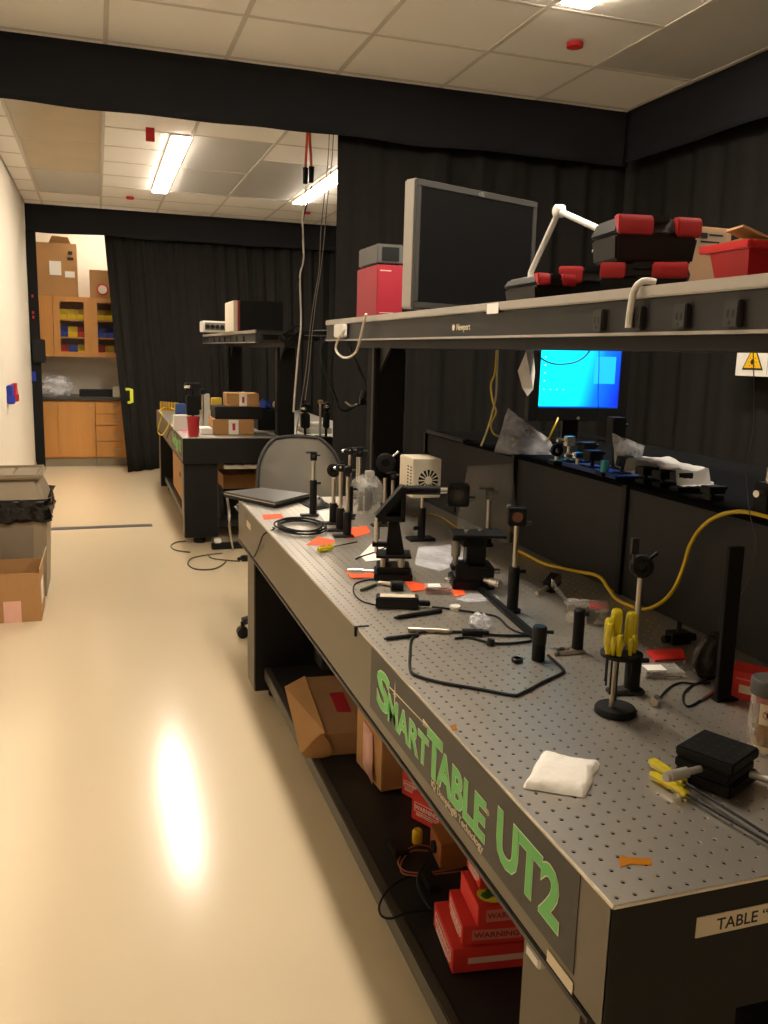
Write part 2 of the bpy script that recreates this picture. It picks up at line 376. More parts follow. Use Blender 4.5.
sz = [z0+.02, upz(337), upz(319.5)]
for k in (1, 2): obj('shelf', MB().box(ux[1]+.02, ux[3]-.02, UY+.06, Y1-.03, sz[k]-.018, sz[k]), WOOD, uc)
for a, b in [(ux[1]+.002, ux[2]-.002), (ux[2]+.002, ux[3]-.002)]:
    fr = .075
    d = obj('door_frame', MB().box(a, a+fr, UY, UY+.02, z0, z1).box(b-fr, b, UY, UY+.02, z0, z1).box(a+fr, b-fr, UY, UY+.02, z0, z0+.06).box(a+fr, b-fr, UY, UY+.02, z1-.06, z1), WOOD, uc)
    g = film('cabinet_glass', (150,150,150), .05, .02) if 'cabinet_glass' not in MATS else MATS['cabinet_glass']
    obj('glass_pane', MB().box(a+fr, b-fr, UY+.008, UY+.012, z0+.06, z1-.06), g, d)
# stacking bins
binm = {'y': M('bin_yellow', (236,204,28), .4), 'b': M('bin_blue', (36,64,170), .4), 'r': M('bin_red', (190,40,36), .4)}
cn = {'y': 'yellow', 'b': 'blue', 'r': 'red'}; rows = ['top', 'middle', 'bottom']
def bin_(x, y, z, wd, col, lb):
    h = .105; mb = MB(); t_ = .004
    mb.box(x, x+wd, y, y+.16, z, z+t_).box(x, x+t_, y, y+.16, z, z+h).box(x+wd-t_, x+wd, y, y+.16, z, z+h).box(x, x+wd, y+.156, y+.16, z, z+h+.02)
    mb.add([(x,y,z),(x+wd,y,z),(x+wd,y-.03,z+h*.55),(x,y-.03,z+h*.55),(x,y+.004,z),(x+wd,y+.004,z),(x+wd,y-.026,z+h*.55),(x,y-.026,z+h*.55)], [(0,1,2,3),(7,6,5,4),(3,2,6,7),(0,3,7,4),(1,5,6,2)])
    obj('storage_bin', mb, binm[col], label=lb, cat='bin', group='coloured bins in the glass cabinet')
pos = ['left', 'middle', 'right']
for dk, (xa, xb, lay) in enumerate([(ux[1]+.055, ux[2]-.05, ['yyy', 'byr', 'rby']), (ux[2]+.055, ux[3]-.05, ['yyb', 'bbr', 'ryb'])]):
    for r, s in enumerate(lay):
        wd = (xb-xa)/3-.004
        for k, ch in enumerate(s):
            bin_(xa + (xb-xa)/3*k, UY+.075, sz[2-r]+.001, wd, ch, f'{cn[ch]} storage bin, {pos[k]} on the {rows[r]} shelf behind the {"left" if dk==0 else "right"} glass door')
# cartons on the cabinet
def carton(label, x0, x1, y0, y1, z0, z1, mat=CARD, tape=None, flaps=False):
    t = thing('cardboard_box', label, 'box', ((x0+x1)/2, (y0+y1)/2, z0))
    obj('body', MB().box(x0, x1, y0, y1, z0, z1), mat, t, .004)
    return t
b0 = at(36, 296, y=UY); b1 = at(78, 296, y=UY); ztop = at(60, 243, y=UY).z
t = carton('large tall cardboard box with white stickers on top of the wall cabinet', b0.x+.02, b1.x, UY+.01, UY+.35, z1+.001, ztop)
obj('shipping_label', MB().box(b0.x+.16, b0.x+.29, UY+.007, UY+.011, z1+.24, z1+.40), WHITE, t)
obj('shipping_label', MB().box(b0.x+.33, b0.x+.44, UY+.007, UY+.011, z1+.22, z1+.29), WHITE, t)
obj('printed_mark', MB().box(b0.x+.36, b0.x+.43, UY+.008, UY+.0105, z1+.42, z1+.45), BLACKINK, t)
obj('printed_mark', MB().box(b0.x+.37, b0.x+.42, UY+.008, UY+.0105, z1+.48, z1+.52), BLACKINK, t)
obj('flap', MB().quad((b0.x+.16,UY+.02,ztop),(b1.x-.06,UY+.02,ztop),(b1.x-.09,UY+.0,ztop+.07),(b0.x+.2,UY+.0,ztop+.08),.005), CARD, t)
b0 = at(90, 297, y=UY); b1 = at(112, 297, y=UY); zt = at(100, 270, y=UY).z
t = carton('smaller cardboard box with a round red sticker on the wall cabinet', b0.x, b1.x, UY+.01, UY+.3, z1+.001, zt)
obj('round_sticker', MB().lathe([(.07,0),(.07,-.003)], ((b0.x+b1.x)/2+.02, UY+.01, z1+.1), 20, 'y'), M('sticker_red', (206,60,50), .6), t)
obj('sticker_centre', MB().lathe([(.05,0),(.05,-.005)], ((b0.x+b1.x)/2+.02, UY+.01, z1+.1), 20, 'y'), WHITE, t)
# things on the counter
def crumple(name, label, c, r, mat, seed, sx=1, sy=1, sz=1, cat='bag', nu=22, nv=12, amt=.35, floor=None):
    def fn(u, v):
        th = 2*PI*u; ph = PI*v
        d = Vector((math.cos(th)*math.sin(ph), math.sin(th)*math.sin(ph), math.cos(ph)))
        k = r*(1 + amt*noise.noise(d*2.2 + Vector((seed,0,0))) + amt*.5*noise.noise(d*6 + Vector((0,seed,0))))
        p = Vector(c) + Vector((d.x*sx, d.y*sy, d.z*sz))*k
        if floor is not None: p.z = max(p.z, floor)
        return p
    return obj(name, MB().grid(fn, nu, nv), mat, label=label, cat=cat, recalc=False)
crumple('plastic_bag', 'white crumpled plastic bag on the counter below the wall cabinet', (at(56,385,y=CY+.2).x, CY+.28, T+.12), .17, BAG, 3, 1.1, .8, .8, floor=T+.027)
q0 = at(74, 390, y=CY+.25); q0.x += .06
t = thing('tray', 'dark rectangular tray on the counter', 'tray', (q0.x+.2, CY+.3, T+.026))
obj('tray_base', MB().box(q0.x, q0.x+.5, CY+.15, CY+.5, T+.026, T+.034), BLKP, t)
obj('tray_rim', MB().box(q0.x, q0.x+.5, CY+.15, CY+.16, T+.034, T+.10).box(q0.x, q0.x+.5, CY+.49, CY+.5, T+.034, T+.10).box(q0.x, q0.x+.01, CY+.16, CY+.49, T+.034, T+.10).box(q0.x+.49, q0.x+.5, CY+.16, CY+.49, T+.034, T+.10), BLKP, t)
q0 = at(113, 397, y=CY+.05)
obj('small_white_box', MB().box(q0.x, q0.x+.16, CY+.05, CY+.16, T+.026, T+.15).box(q0.x+.005, q0.x+.155, CY+.055, CY+.155, T+.15, T+.153), WPLAS, None, .004, label='small white box on the counter by the curtain edge', cat='box')

# ------------------------------------------------------------------ optical tables
IN = .0254; TL = 115*IN; TW = 60*IN; TH = .185
steel_top = M('table_steel', (176,169,158), .40, .82, .08, 26, stretch=(1,.06,1), bump=.02, bscale=120)
holem = M('hole_painted_shade', (16,15,14), .6, spec=.2)  # shade inside the holes, put into the colour of walls and bottoms
def perforated(x0, y0, z, nx, ny):
    mb = MB(); vs = []; fs = []
    for j in range(ny+1):
        for i in range(nx+1): vs.append((x0+i*IN, y0+j*IN, z))
    A = [(-PI*7/8 + PI/4*k) for k in range(8)]
    ca = [(math.cos(a), math.sin(a)) for a in A]
    for j in range(ny):
        for i in range(nx):
            cx = x0+(i+.5)*IN; cy = y0+(j+.5)*IN; n = len(vs)
            for r, dz in ((.0038, 0), (.0026, -.0016), (.0026, -.012)):
                vs += [(cx+r*c, cy+r*s, z+dz) for c, s in ca]
            a = j*(nx+1)+i; b = a+1; c_ = a+nx+2; d = a+nx+1
            o = lambda k: n + (k % 8)
            # octagon points 0,1 face -x/-y ... ordered from angle -157.5 deg
            fs += [(a, b, o(2), o(1)), (b, c_, o(4), o(3)), (c_, d, o(6), o(5)), (d, a, o(0), o(7)),
                   (a, o(1), o(0)), (b, o(3), o(2)), (c_, o(5), o(4)), (d, o(7), o(6))]
            for q in (0, 8):
                fs += [(n+q+k, n+q+(k+1) % 8, n+q+8+(k+1) % 8, n+q+8+k) for k in range(8)]
            fs.append(tuple(n+16+k for k in range(8)))
    mb.hole = True
    return mb.add(vs, fs)
def optical_table(label, ox, oy, near):
    t = thing('optical_table', label, 'table', (ox+TW/2, oy+TL/2, 0), 'optical tables')
    if near:
        nx = 31
        po = obj('perforated_top', perforated(ox, oy, T, nx, 115), steel_top, t, recalc=False, smooth=False)
        po.data.materials.append(holem)
        po.data.polygons.foreach_set('material_index', [1 if (k % 25) >= 16 else 0 for k in range(len(po.data.polygons))])
        obj('plain_top', MB().box(ox+nx*IN, ox+TW, oy, oy+TL, T-.005, T), steel_top, t)
    else:
        obj('plain_top', MB().box(ox, ox+TW, oy, oy+TL, T-.005, T), steel_top, t)
    e = .0035
    obj('top_edge', MB().prism([(oy-.001,T-.005),(oy-.001,T-.0012),(oy+.0008,T+.0003),(oy+.002,T-.005)], 'x', ox, ox+TW).prism([(ox-.001,T-.005),(ox-.001,T-.0012),(ox+.0008,T+.0003),(ox+.002,T-.005)], 'y', oy, oy+TL), SILV, t)
    obj('core', MB().box(ox+.004, ox+TW-.004, oy+.004, oy+TL-.004, T-TH+.004, T-.016), BLKM, t)
    obj('side_panel', MB().box(ox-.001, ox+.004, oy, oy+TL, T-TH+.012, T-.005), TSIDE, t)
    obj('end_panel', MB().box(ox-.001, ox+TW, oy-.001, oy+.004, T-TH, T-.005), TEND, t)
    obj('end_panel', MB().box(ox, ox+TW, oy+TL-.004, oy+TL+.001, T-TH, T-.005), TEND, t)
    obj('bottom_lip', MB().box(ox-.003, ox+.03, oy+.03, oy+TL-.002, T-TH-.004, T-TH+.008), DGREY, t, .002)
    pn = obj('name_panel', MB().box(ox-.0022, ox, oy+.072, oy+.968, T-.148, T-.006), TDARK, t)
    # legs
    for lx in (ox+.008, ox+TW-.258):
        for ly in (oy+.06, oy+2.573):
            lg = obj('leg', MB().box(lx, lx+.25, ly, ly+.165, .05, T-TH-.004), LEGM, t, .004)
            obj('leg_cover', MB().box(lx+.004, lx+.246, ly-.004, ly+.002, .055, T-TH-.01), TEND, lg)
            obj('foot', MB().cyl((lx+.12, ly+.08, 0), (lx+.12, ly+.08, .05), .045, n=18), BLKM, lg)
    obj('lower_shelf', MB().box(ox+.075, ox+TW-.075, oy+.2, oy+TL-.19, .10, .15), M('lower_shelf_black', (26,25,24), .55, 0, .15, 8), t)
    obj('shelf_rail', MB().box(ox+.05, ox+.075, oy+.2, oy+TL-.19, .10, .152), M('shelf_rail_grey', (70,65,56), .45, .2), t, .003)
    return t, pn
tab, pn = optical_table('long perforated steel optical table with green lettering on its side', 0, 0, True)
tab2, pn2 = optical_table('distant optical table beyond the mesh chair', 0.0, 5.56, False)
# lettering on the side panel (reads from far to near seen from the aisle: +x of text runs toward -y)
def sidetext(tb, s_, ya, yb, z, capz, off, ox=0, oy=0, wht=False):
    """lettering from y=ya (far) to y=yb (near), baseline z, cap height capz"""
    X = -.0026; size = capz/.70
    def put(nm, mat, dx, of, ex):
        o = text(nm, s_, size, mat, tb, (0,0,0), (0,-1,0), (0,0,1), ex, of)
        R0 = rootloc(tb); ys = [v.co.y+R0.y for v in o.data.vertices]; zs = [v.co.z+R0.z for v in o.data.vertices]
        hi, lo = max(ys), min(ys); e = of
        k = (ya-yb+2*e)/(hi-lo); kz = (capz+2*e)/(max(zs)-min(zs)) if not wht else 1
        for v in o.data.vertices:
            v.co.y = oy + yb - e + (v.co.y+R0.y-lo)*k - R0.y
            v.co.z = (T + z - e + (v.co.z+R0.z-min(zs))*kz - R0.z) if not wht else (v.co.z + T + z)
            v.co.x += ox + X + dx
    if not wht: put('lettering_edge', OUTL, 0, off+.0018, .0002); put('lettering', GREEN, -.0005, off, .0003)
    else: put('lettering', CREAM, 0, off, .0003)
def sy_(px, py): return at(px, py, x=0).y
def sz_(px, py): return at(px, py, x=0).z - T
for tb, ox, oy in ((tab, 0, 0), (tab2, 0.0, 5.56)):
    bl = (sz_(389,721.5)+sz_(438,780.5)+sz_(485.4,838.5))/3
    for s_, ya, yb, z, cz, off in [('S', sy_(378.5,690), sy_(390.5,690), bl+.006, (sz_(385,671)-bl)*.86, .0028), ('MART', sy_(389.5,710), sy_(429.5,745), bl, sz_(389,692.7)-bl, .0013), ('T', sy_(429.6,728.5), sy_(443,745), bl, sz_(429.6,728.5)-bl, .0032),
                                   ('ABLE', sy_(438.5,780.5), sy_(486.2,815), bl, sz_(486,803)-bl, .0026), ('UT2', sy_(501,808), sy_(561,890), sz_(512.8,873.7), sz_(500,808)-sz_(512.8,873.7), .0034)]:
        sidetext(tb, s_, ya, yb, z, cz, off, ox, oy)
    sidetext(tb, 'IQ Damping\u00ae Technology', sy_(433,777), sy_(484.7,847), bl-.021, .0135, 0.0003, ox, oy, True)
    sidetext(tb, '\u00ae', sy_(487.2,812), sy_(490.6,815), bl+.050, .010, 0.0002, ox, oy, True)
    st = MB(); Xs = ox-.0028
    def sp(y, z): return (Xs, oy+y, T+z)
    yc, zc = sy_(396,695), sz_(396,695)
    for a in range(4):
        an = a*PI/2 + PI/2; L1 = .030 if a % 2 == 0 else .012
        d = (math.cos(an), math.sin(an)); n = (-d[1]*.003, d[0]*.003)
        st.add([sp(yc+n[0], zc+n[1]), sp(yc-n[0], zc-n[1]), sp(yc+d[0]*L1, zc+d[1]*L1)], [(0,1,2)])
    yE, zE = sy_(430,728), sz_(430,728)
    yS, zS = sy_(388,684), sz_(388,684)
    st.add([sp(yS,zS+.0014), sp(yS,zS-.0014), sp(yE,zE-.0014), sp(yE,zE+.0014)], [(0,1,2,3)])
    st.add([sp(yE+.030,zE+.006), sp(yE+.030,zE-.006), sp(yE-.004,zE-.0035), sp(yE-.004,zE+.0035)], [(0,1,2,3)])
    obj('beam_emblem', st, CREAM, tb, recalc=False, thick=.0004)
obj('serial_label', MB().box(-.0028, -.002, .070, .138, T-.176, T-.158), CREAM, tab)
obj('side_label', MB().box(-.0025, -.001, 2.60, 2.70, T-.075, T-.050), CREAM, tab)
obj('rating_plate', MB().box(-.0025, -.001, 2.71, 2.85, T-.085, T-.020), M('plate_grey', (110,104,96), .4, .4), tab)
lb = obj('name_label', MB().box(.122, .30, -.0024, -.001, T-.067, T-.039), CREAM, tab)
text('lettering', 'TABLE \u201c', .023, BLACKINK, lb, (.152, -.0026, T-.0615), (1,0,0), (0,0,1), .0002, .0002, .98)
# level clips on the near edge
p = at(533, 976, x=0); obj('edge_clip', MB().box(-.004, .014, p.y-.02, p.y+.02, T-TH-.022, T-TH-.003), WPLAS, tab, .003)
p = at(357, 624, x=0); obj('edge_hook', MB().box(-.006, -.001, p.y-.005, p.y+.005, T-.022, T+.0015).box(-.006, .030, p.y-.005, p.y+.005, T+.0005, T+.002), BLKM, tab, .001)

# ------------------------------------------------------------------ overhead shelves
SZ = T + .775
def overhead_shelf(label, ox, oy, near, pdx=0.):
    t = thing('overhead_shelf', label, 'shelf', (ox+.6, oy+1.5, T), 'overhead instrument shelves')
    xf = .42
    obj('shelf_board', MB().box(ox+xf+.004, ox+.98, oy-.15, oy+3.07, SZ-.022, SZ), SHELFM, t)
    obj('front_edge', MB().box(ox+xf-.006, ox+xf+.01, oy-.15, oy+3.07, SZ-.019, SZ+.003), GREYSH, t, .003)
    obj('power_rail', MB().box(ox+xf, ox+xf+.05, oy-.15, oy+3.07, SZ-.083, SZ-.0225), SHELFM, t)
    obj('rail_lip', MB().box(ox+xf-.006, ox+xf+.012, oy-.15, oy+3.07, SZ-.088, SZ-.082), GREYSH, t, .001)
    obj('beam', MB().box(ox+pdx+.54, ox+pdx+.66, oy-.1, oy+3.0, T+.661, SZ-.022), SHELFM, t, .004)
    for py in (oy+.12, oy+2.68):
        obj('post', MB().box(ox+pdx+.535, ox+pdx+.665, py, py+.13, T+.001, T+.661), BLKM, t, .006)
        obj('post_trim', MB().box(ox+pdx+.525, ox+pdx+.535, py+.004, py+.03, T+.02, T+.66), DGREY, t, .002)
        obj('gusset', MB().prism([(py+.002,T+.661),(py-.13,T+.661),(py+.002,T+.56)], 'x', ox+pdx+.55, ox+pdx+.56), SHELFM, t)
        obj('cross_arm', MB().box(ox+.45, ox+.96, py+.03, py+.09, SZ-.06, SZ-.022), DGREY, t)
    # outlets on the rail
    ys = [at(q, r, x=xf).y for q, r in [(602,315),(641,312),(685,309),(737,305)]] if near else [.35, .7, 1.05, 1.4, 1.75, 2.1, 2.45]
    for yy in ys:
        o = obj('outlet', MB().box(ox+xf-.012, ox+xf, oy+yy-.018, oy+yy+.018, SZ-.078, SZ-.035), M('outlet_grey', (48,47,46), .5), t, .002)
        obj('socket', MB().box(ox+xf-.0125, ox+xf-.0118, oy+yy-.009, oy+yy-.005, SZ-.062, SZ-.05).box(ox+xf-.0125, ox+xf-.0118, oy+yy+.004, oy+yy+.008, SZ-.062, SZ-.05).box(ox+xf-.0125, ox+xf-.0118, oy+yy-.002, oy+yy+.002, SZ-.073, SZ-.068), M('socket_dark', (8,8,8), .6), o)
    return t
sh = overhead_shelf('long charcoal overhead shelf with power outlets above the near table', 0, 0, True)
sh2 = overhead_shelf('distant overhead shelf above the far table', .08, 5.56, False, .10)
p = at(455, 326, x=.42)
text('lettering', 'Newport', .026, CREAM, sh, (.4194, p.y-.012, SZ-.064), (0,-1,0), (0,0,1), .0002, .0003)
obj('maker_mark', MB().lathe([(.009,0),(.009,-.001)], (.42, p.y+.01, SZ-.056), 14, 'x'), CREAM, sh)
p = at(493, 308, x=.414); obj('price_sticker', MB().box(.4125, .4142, p.y-.035, p.y+.035, SZ-.026, SZ+.0), WHITE, sh)

# ------------------------------------------------------------------ things on the near overhead shelf
# red instrument carton with grey unit on top
y = 2.74; r0 = at(352, 300, y=y+.0).x; zt = zat(376, 264, y)
bx0 = at(377, 290, y=y).x; bx1 = at(403, 290, y=y).x
t = thing('red_instrument', 'red instrument box at the far end of the near shelf', 'instrument', ((bx0+bx1)/2+.0, y+.15, SZ))
redi = M('red_enclosure', (158,36,50), .45, 0, .05, 6)
obj('enclosure', MB().box(bx0-.0, bx1+.0, y, y+.30, SZ+.012, zt), redi, t, .004)
for fx_ in (bx0+.02, bx1-.05):
    for fy_ in (y+.02, y+.25): obj('foot', MB().box(fx_, fx_+.03, fy_, fy_+.03, SZ+.0005, SZ+.012), BLKM, t)
obj('printed_mark', MB().box(bx0+.012, bx0+.06, y-.0008, y+.001, zt-.026, zt-.022), CREAM, t)
obj('printed_mark', MB().box(bx0+.012, bx0+.075, y-.0008, y+.001, SZ+.03, SZ+.033), CREAM, t)
zg = zat(376, 243, y)
t = thing('grey_switch_box', 'flat dark grey electronics unit on top of the red instrument box', 'electronics', ((bx0+bx1)/2, y+.15, zt+.006))
obj('case', MB().box(bx0-.0, bx1-.0, y+.005, y+.28, zt+.006, zg), M('unit_grey', (84,82,78), .5), t, .004)
obj('front_panel', MB().box(bx0+.02, bx1-.02, y+.002, y+.006, zt+.016, zg-.012), BLKP, t, .001)
obj('foot', MB().box(bx0+.01, bx1-.01, y+.03, y+.25, zt+.0005, zt+.006), BLKM, t)
# big monitor
a = Vector((.475, 2.09)); b = Vector((1.05, 2.32)); dv = (b-a).normalized(); nv = Vector((dv.y, -dv.x)); wd = (b-a).length; ht = .425; zb = SZ+.022
ang = math.atan2(dv.y, dv.x)
t = thing('desktop_monitor', 'large switched-off black monitor standing on the near shelf', 'monitor', (.73, 2.25, SZ))
XF = xform((a.x, a.y, zb), ang)
bez = M('monitor_bezel', (62,60,57), .45)
m = MB(); m.M = XF; m.box(0, wd, -.002, .012, 0, .022).box(0, wd, -.002, .012, ht-.022, ht).box(0, .022, -.002, .012, .022, ht-.022).box(wd-.022, wd, -.002, .012, .022, ht-.022)
obj('bezel', m, bez, t, .002)
m = MB(); m.M = XF; m.box(.022, wd-.022, .001, .006, .022, ht-.022); obj('screen', m, M('screen_off', (20,19,19), .28, 0, .05, 3), t)
m = MB(); m.M = XF; m.box(-.003, wd+.003, .004, .062, -.003, ht+.003); obj('back_shell', m, M('monitor_silver', (170,164,154), .35, .6), t, .006)
m = MB(); m.M = XF; m.box(wd*.5-.014, wd*.5+.014, -.0032, -.0015, ht-.019, ht-.004); obj('emblem', m, SILV, t)
m = MB(); m.M = XF; m.box(wd*.5-.06, wd*.5+.06, .06, .085, .0, .3); obj('stand_column', m, BLKP, t, .006)
m = MB(); m.M = XF; m.box(wd*.2, wd*.62, -.02, .12, -.0215, -.008); obj('stand_foot', m, BLKP, t, .005)
# toolboxes
latm = M('latch_red', (160,26,30), .4)
def toolbox(label, corner, wd, dp, h, base, rz, lat, grp='black toolboxes with red latches'):
    """corner = front left corner of the latch side"""
    t = thing('toolbox', label, 'toolbox', (corner[0], corner[1], base), grp)
    XT = xform((corner[0], corner[1], base), rz)
    def B(): m = MB(); m.M = XT; return m
    zm = h*.60; tp = .010
    F6 = [(3,2,1,0),(4,5,6,7),(0,1,5,4),(1,2,6,5),(2,3,7,6),(3,0,4,7)]
    def tap(x0, x1, y0, y1, z0, z1, a_, b_): return [(x0+a_,y0+a_,z0),(x1-a_,y0+a_,z0),(x1-a_,y1-a_,z0),(x0+a_,y1-a_,z0),(x0+b_,y0+b_,z1),(x1-b_,y0+b_,z1),(x1-b_,y1-b_,z1),(x0+b_,y1-b_,z1)]
    obj('body', B().add(tap(0, wd, 0, dp, .001, zm, tp, .004), F6), BLKP, t, .005)
    obj('lid', B().add(tap(0, wd, 0, dp, zm+.002, h, 0, .012), F6), M('toolbox_lid', (52,51,50), .42), t, .005)
    obj('lid_rib', B().box(wd*.36, wd*.62, -.003, dp*.5, h-.012, h+.003), BLKP, t, .003)
    for a_, b_ in lat:
        m = B(); m.prism([(-.010, h*.58),(-.010, h-.010),(-.004, h+.003),(.022, h+.004),(.022, h-.004),(.002, zm),(-.002, h*.58)], 'x', wd*a_, wd*b_)
        obj('latch', m, latm, t, .003)
    return t
L1 = at(597, 290, x=.515); hl_ = at(640, 263, y=L1.y-.06).z-SZ
toolbox('black toolbox with red latches beneath the top toolbox', (L1.x, L1.y), .20, .13, hl_, SZ, -.62, [(.02,.30),(.58,.96)])
L2 = at(556, 292, x=.56); h2_ = at(570, 268, y=L2.y).z-SZ
toolbox('black toolbox with red latches between the smallest one and the stacked pair', (L2.x, L2.y), .19, .12, h2_, SZ, -.52, [(.02,.34),(.66,.96)])
L3 = at(534, 298, x=.43); h3_ = at(540, 274, y=L3.y).z-SZ
toolbox('smallest black toolbox on the shelf, nearest the big monitor', (L3.x, L3.y), .11, .20, h3_, SZ, -.05, [(.04,.34),(.66,.96)])
L4 = at(613, 262, x=.53); h4_ = at(640, 217, y=L4.y).z-SZ-hl_-.006
toolbox('top black toolbox with red latches stacked on another toolbox', (L4.x, L4.y), .205, .15, h4_, SZ+hl_+.006, -.16, [(.02,.42),(.70,.98)])
def sy(px, x=.47): return at(px, 290, x=x).y
# white desk lamp arm behind
x = .72
t = thing('desk_lamp', 'white jointed desk lamp arm behind the toolboxes', 'lamp', (at(530,280,x=x).x, at(530,280,x=x).y, SZ))
pb, pj, pe = at(531, 272, x=x), at(559, 211, x=x), at(592, 226, x=x)
whm = M('lamp_white', (214,208,198), .4, .2)
obj('lamp_base', MB().lathe([(.07,0),(.07,.015),(.02,.022),(.012,.03)], (pb.x, pb.y+.01, SZ+.0005), 20), whm, t)
obj('lower_arm', MB().cyl((pb.x, pb.y+.01, SZ+.02), pb, .009, n=10).cyl(pb, pj, .009, n=10), whm, t)
obj('joint', MB().lathe([(.014,-.015),(.018,-.012),(.018,.012),(.014,.015)], pj, 16, 'x'), whm, t)
obj('upper_arm', MB().cyl(pj, pe+(pe-pj)*.6, .009, n=10), whm, t)
e = pe+(pe-pj)*.6
obj('shade', MB().lathe([(.015,.03),(.04,.01),(.055,-.04),(.05,-.04)], e, 18), whm, t)
# cartons and red bin
y_ = 1.17; x0_, x1_ = at(688, 250, y=y_).x, at(731, 250, y=y_).x; za = at(712, 227, y=y_).z
t = carton('pale cardboard box with shipping label beside the red bin on the shelf', x0_, x1_, y_, y_+.10, SZ+.001, za, M('pale_cardboard', (196,166,132), .85, 0, .06, 6))
obj('shipping_label', MB().box(x0_+.03, x1_-.02, y_-.0015, y_+.001, za-.055, za-.012), M('label_grey', (176,162,142), .7), t)
obj('label_print', MB().box(x0_+.035, x0_+.055, y_-.002, y_-.0012, za-.030, za-.016).box(x0_+.06, x1_-.03, y_-.002, y_-.0012, za-.022, za-.018).box(x0_+.035, x1_-.04, y_-.002, y_-.0012, za-.040, za-.036), BLACKINK, t)
x = .58
q = at(742, 240, y=1.0)
t = thing('cardboard_box', 'tilted brown cardboard box behind the red bin', 'box', (q.x+.06, 1.05, SZ))
zc_ = at(750, 238, y=1.0).z-SZ
m = MB(); m.M = xform((q.x, 1.0, SZ), -.25); m.box(0, .12, 0, .10, .001, zc_); obj('body', m, CARD2, t, .003)
m = MB(); m.M = xform((q.x, 1.0, SZ+zc_), -.25, .0, .35); m.box(-.01, .10, .0, .09, .022, .028); obj('flap', m, CARD, t)
x = .47; y1_ = sy(705, x); y0_ = sy(745, x); zt = at(725, 245, x=x).z
redb = M('bin_red_shelf', (214,20,28), .35, 0, .05, 10)
t = thing('red_bin', 'bright red plastic bin on the near shelf', 'bin', (x+.1, (y0_+y1_)/2, SZ))
m = MB(); w_ = .26
def ring(xa, xb, ya, yb, z): return [(xa,ya,z),(xb,ya,z),(xb,yb,z),(xa,yb,z)]
m.add(ring(x+.012, x+w_-.012, y0_+.012, y1_-.012, SZ+.001)+ring(x, x+w_, y0_, y1_, zt)+ring(x+.004, x+w_-.004, y0_+.004, y1_-.004, zt)+ring(x+.015, x+w_-.015, y0_+.015, y1_-.015, SZ+.005),
      [(3,2,1,0)]+[(k,(k+1)%4,4+(k+1)%4,4+k) for k in range(4)]+[(4+k,4+(k+1)%4,8+(k+1)%4,8+k) for k in range(4)]+[(8+k,8+(k+1)%4,12+(k+1)%4,12+k) for k in range(4)]+[(12,13,14,15)])
obj('tub', m, redb, t)
obj('rim', MB().box(x-.012, x, y0_-.012, y1_+.012, zt-.012, zt+.002).box(x+w_, x+w_+.012, y0_-.012, y1_+.012, zt-.012, zt+.002).box(x, x+w_, y0_-.012, y0_, zt-.012, zt+.002).box(x, x+w_, y1_, y1_+.012, zt-.012, zt+.002), redb, t, .002)
# white strap over the rail, cables at the far end
p = at(637, 300, x=.41)
obj('white_strap', MB().tube([(.436,p.y-.018,SZ+.010),(.428,p.y-.012,SZ+.012),(.414,p.y-.006,SZ+.011),(.403,p.y,SZ-.004),(.401,p.y+.006,SZ-.04),(.401,p.y+.008,SZ-.074)], .0065, 8), WPLAS, label='white strap hooked over the front rail of the near shelf', cat='strap')
p = at(342, 326, x=.41)
t = thing('power_adapter', 'white power adapter with a looped cable on the far end of the near shelf rail', 'adapter', (p.x, p.y, SZ-.09))
obj('plug', MB().box(.393, .4135, p.y-.07, p.y+.07, SZ-.075, SZ-.02), WPLAS, t, .004)
pts = [at(a_, b_, x=.395) for a_, b_ in [(345,330),(338,340),(336,350),(342,357),(350,357),(357,350),(361,335),(364,322),(366,314)]]
obj('cord', MB().tube(pts, .005, 8), M('pale_cord', (190,180,164), .5), t)

# ------------------------------------------------------------------ black enclosure on the table, things on its lid
LZ = T + .31
t = thing('black_enclosure', 'low black hardboard enclosure box along the back of the near table', 'enclosure', (1.15, 1.5, T))
for (ya, yb, dz, dx) in [(1.885, 2.744, 0, 0), (1.21, 1.878, 0, .006), (.30, 1.203, 0, .0)]:
    obj('front_panel', MB().box(.792+dx, .800+dx, ya, yb, T+.001, LZ-.012+dz), PANEL, t)
for yy in (.30, 1.2065, 1.8815, 2.738):
    obj('corner_post', MB().box(.782, .812, yy-.012, yy+.012, T+.001, LZ-.004), BLK, t, .002)
obj('end_panel', MB().box(.80, 1.49, 2.736, 2.744, T+.001, LZ-.012).box(.80, 1.49, .296, .304, T+.001, LZ-.012), PANEL, t)
obj('rear_panel', MB().box(1.482, 1.49, .31, 2.73, T+.001, LZ-.012), PANEL, t)
LIDM = M('lid_felt', (13,13,13), 1., 0, .1, 8, spec=.05)
obj('lid', MB().box(.786, 1.495, .29, 2.32, LZ-.012, LZ), LIDM, t, .002)
obj('lid', MB().box(.83, 1.495, 2.33, 2.75, LZ-.012, LZ), LIDM, t, .002)
p0 = at(428,432,x=.79); p1 = at(465,443,x=.79)
obj('edge_rail', MB().box(.780, .80, p1.y, p0.y, LZ-.006, LZ+.008), DGREY, t, .003)
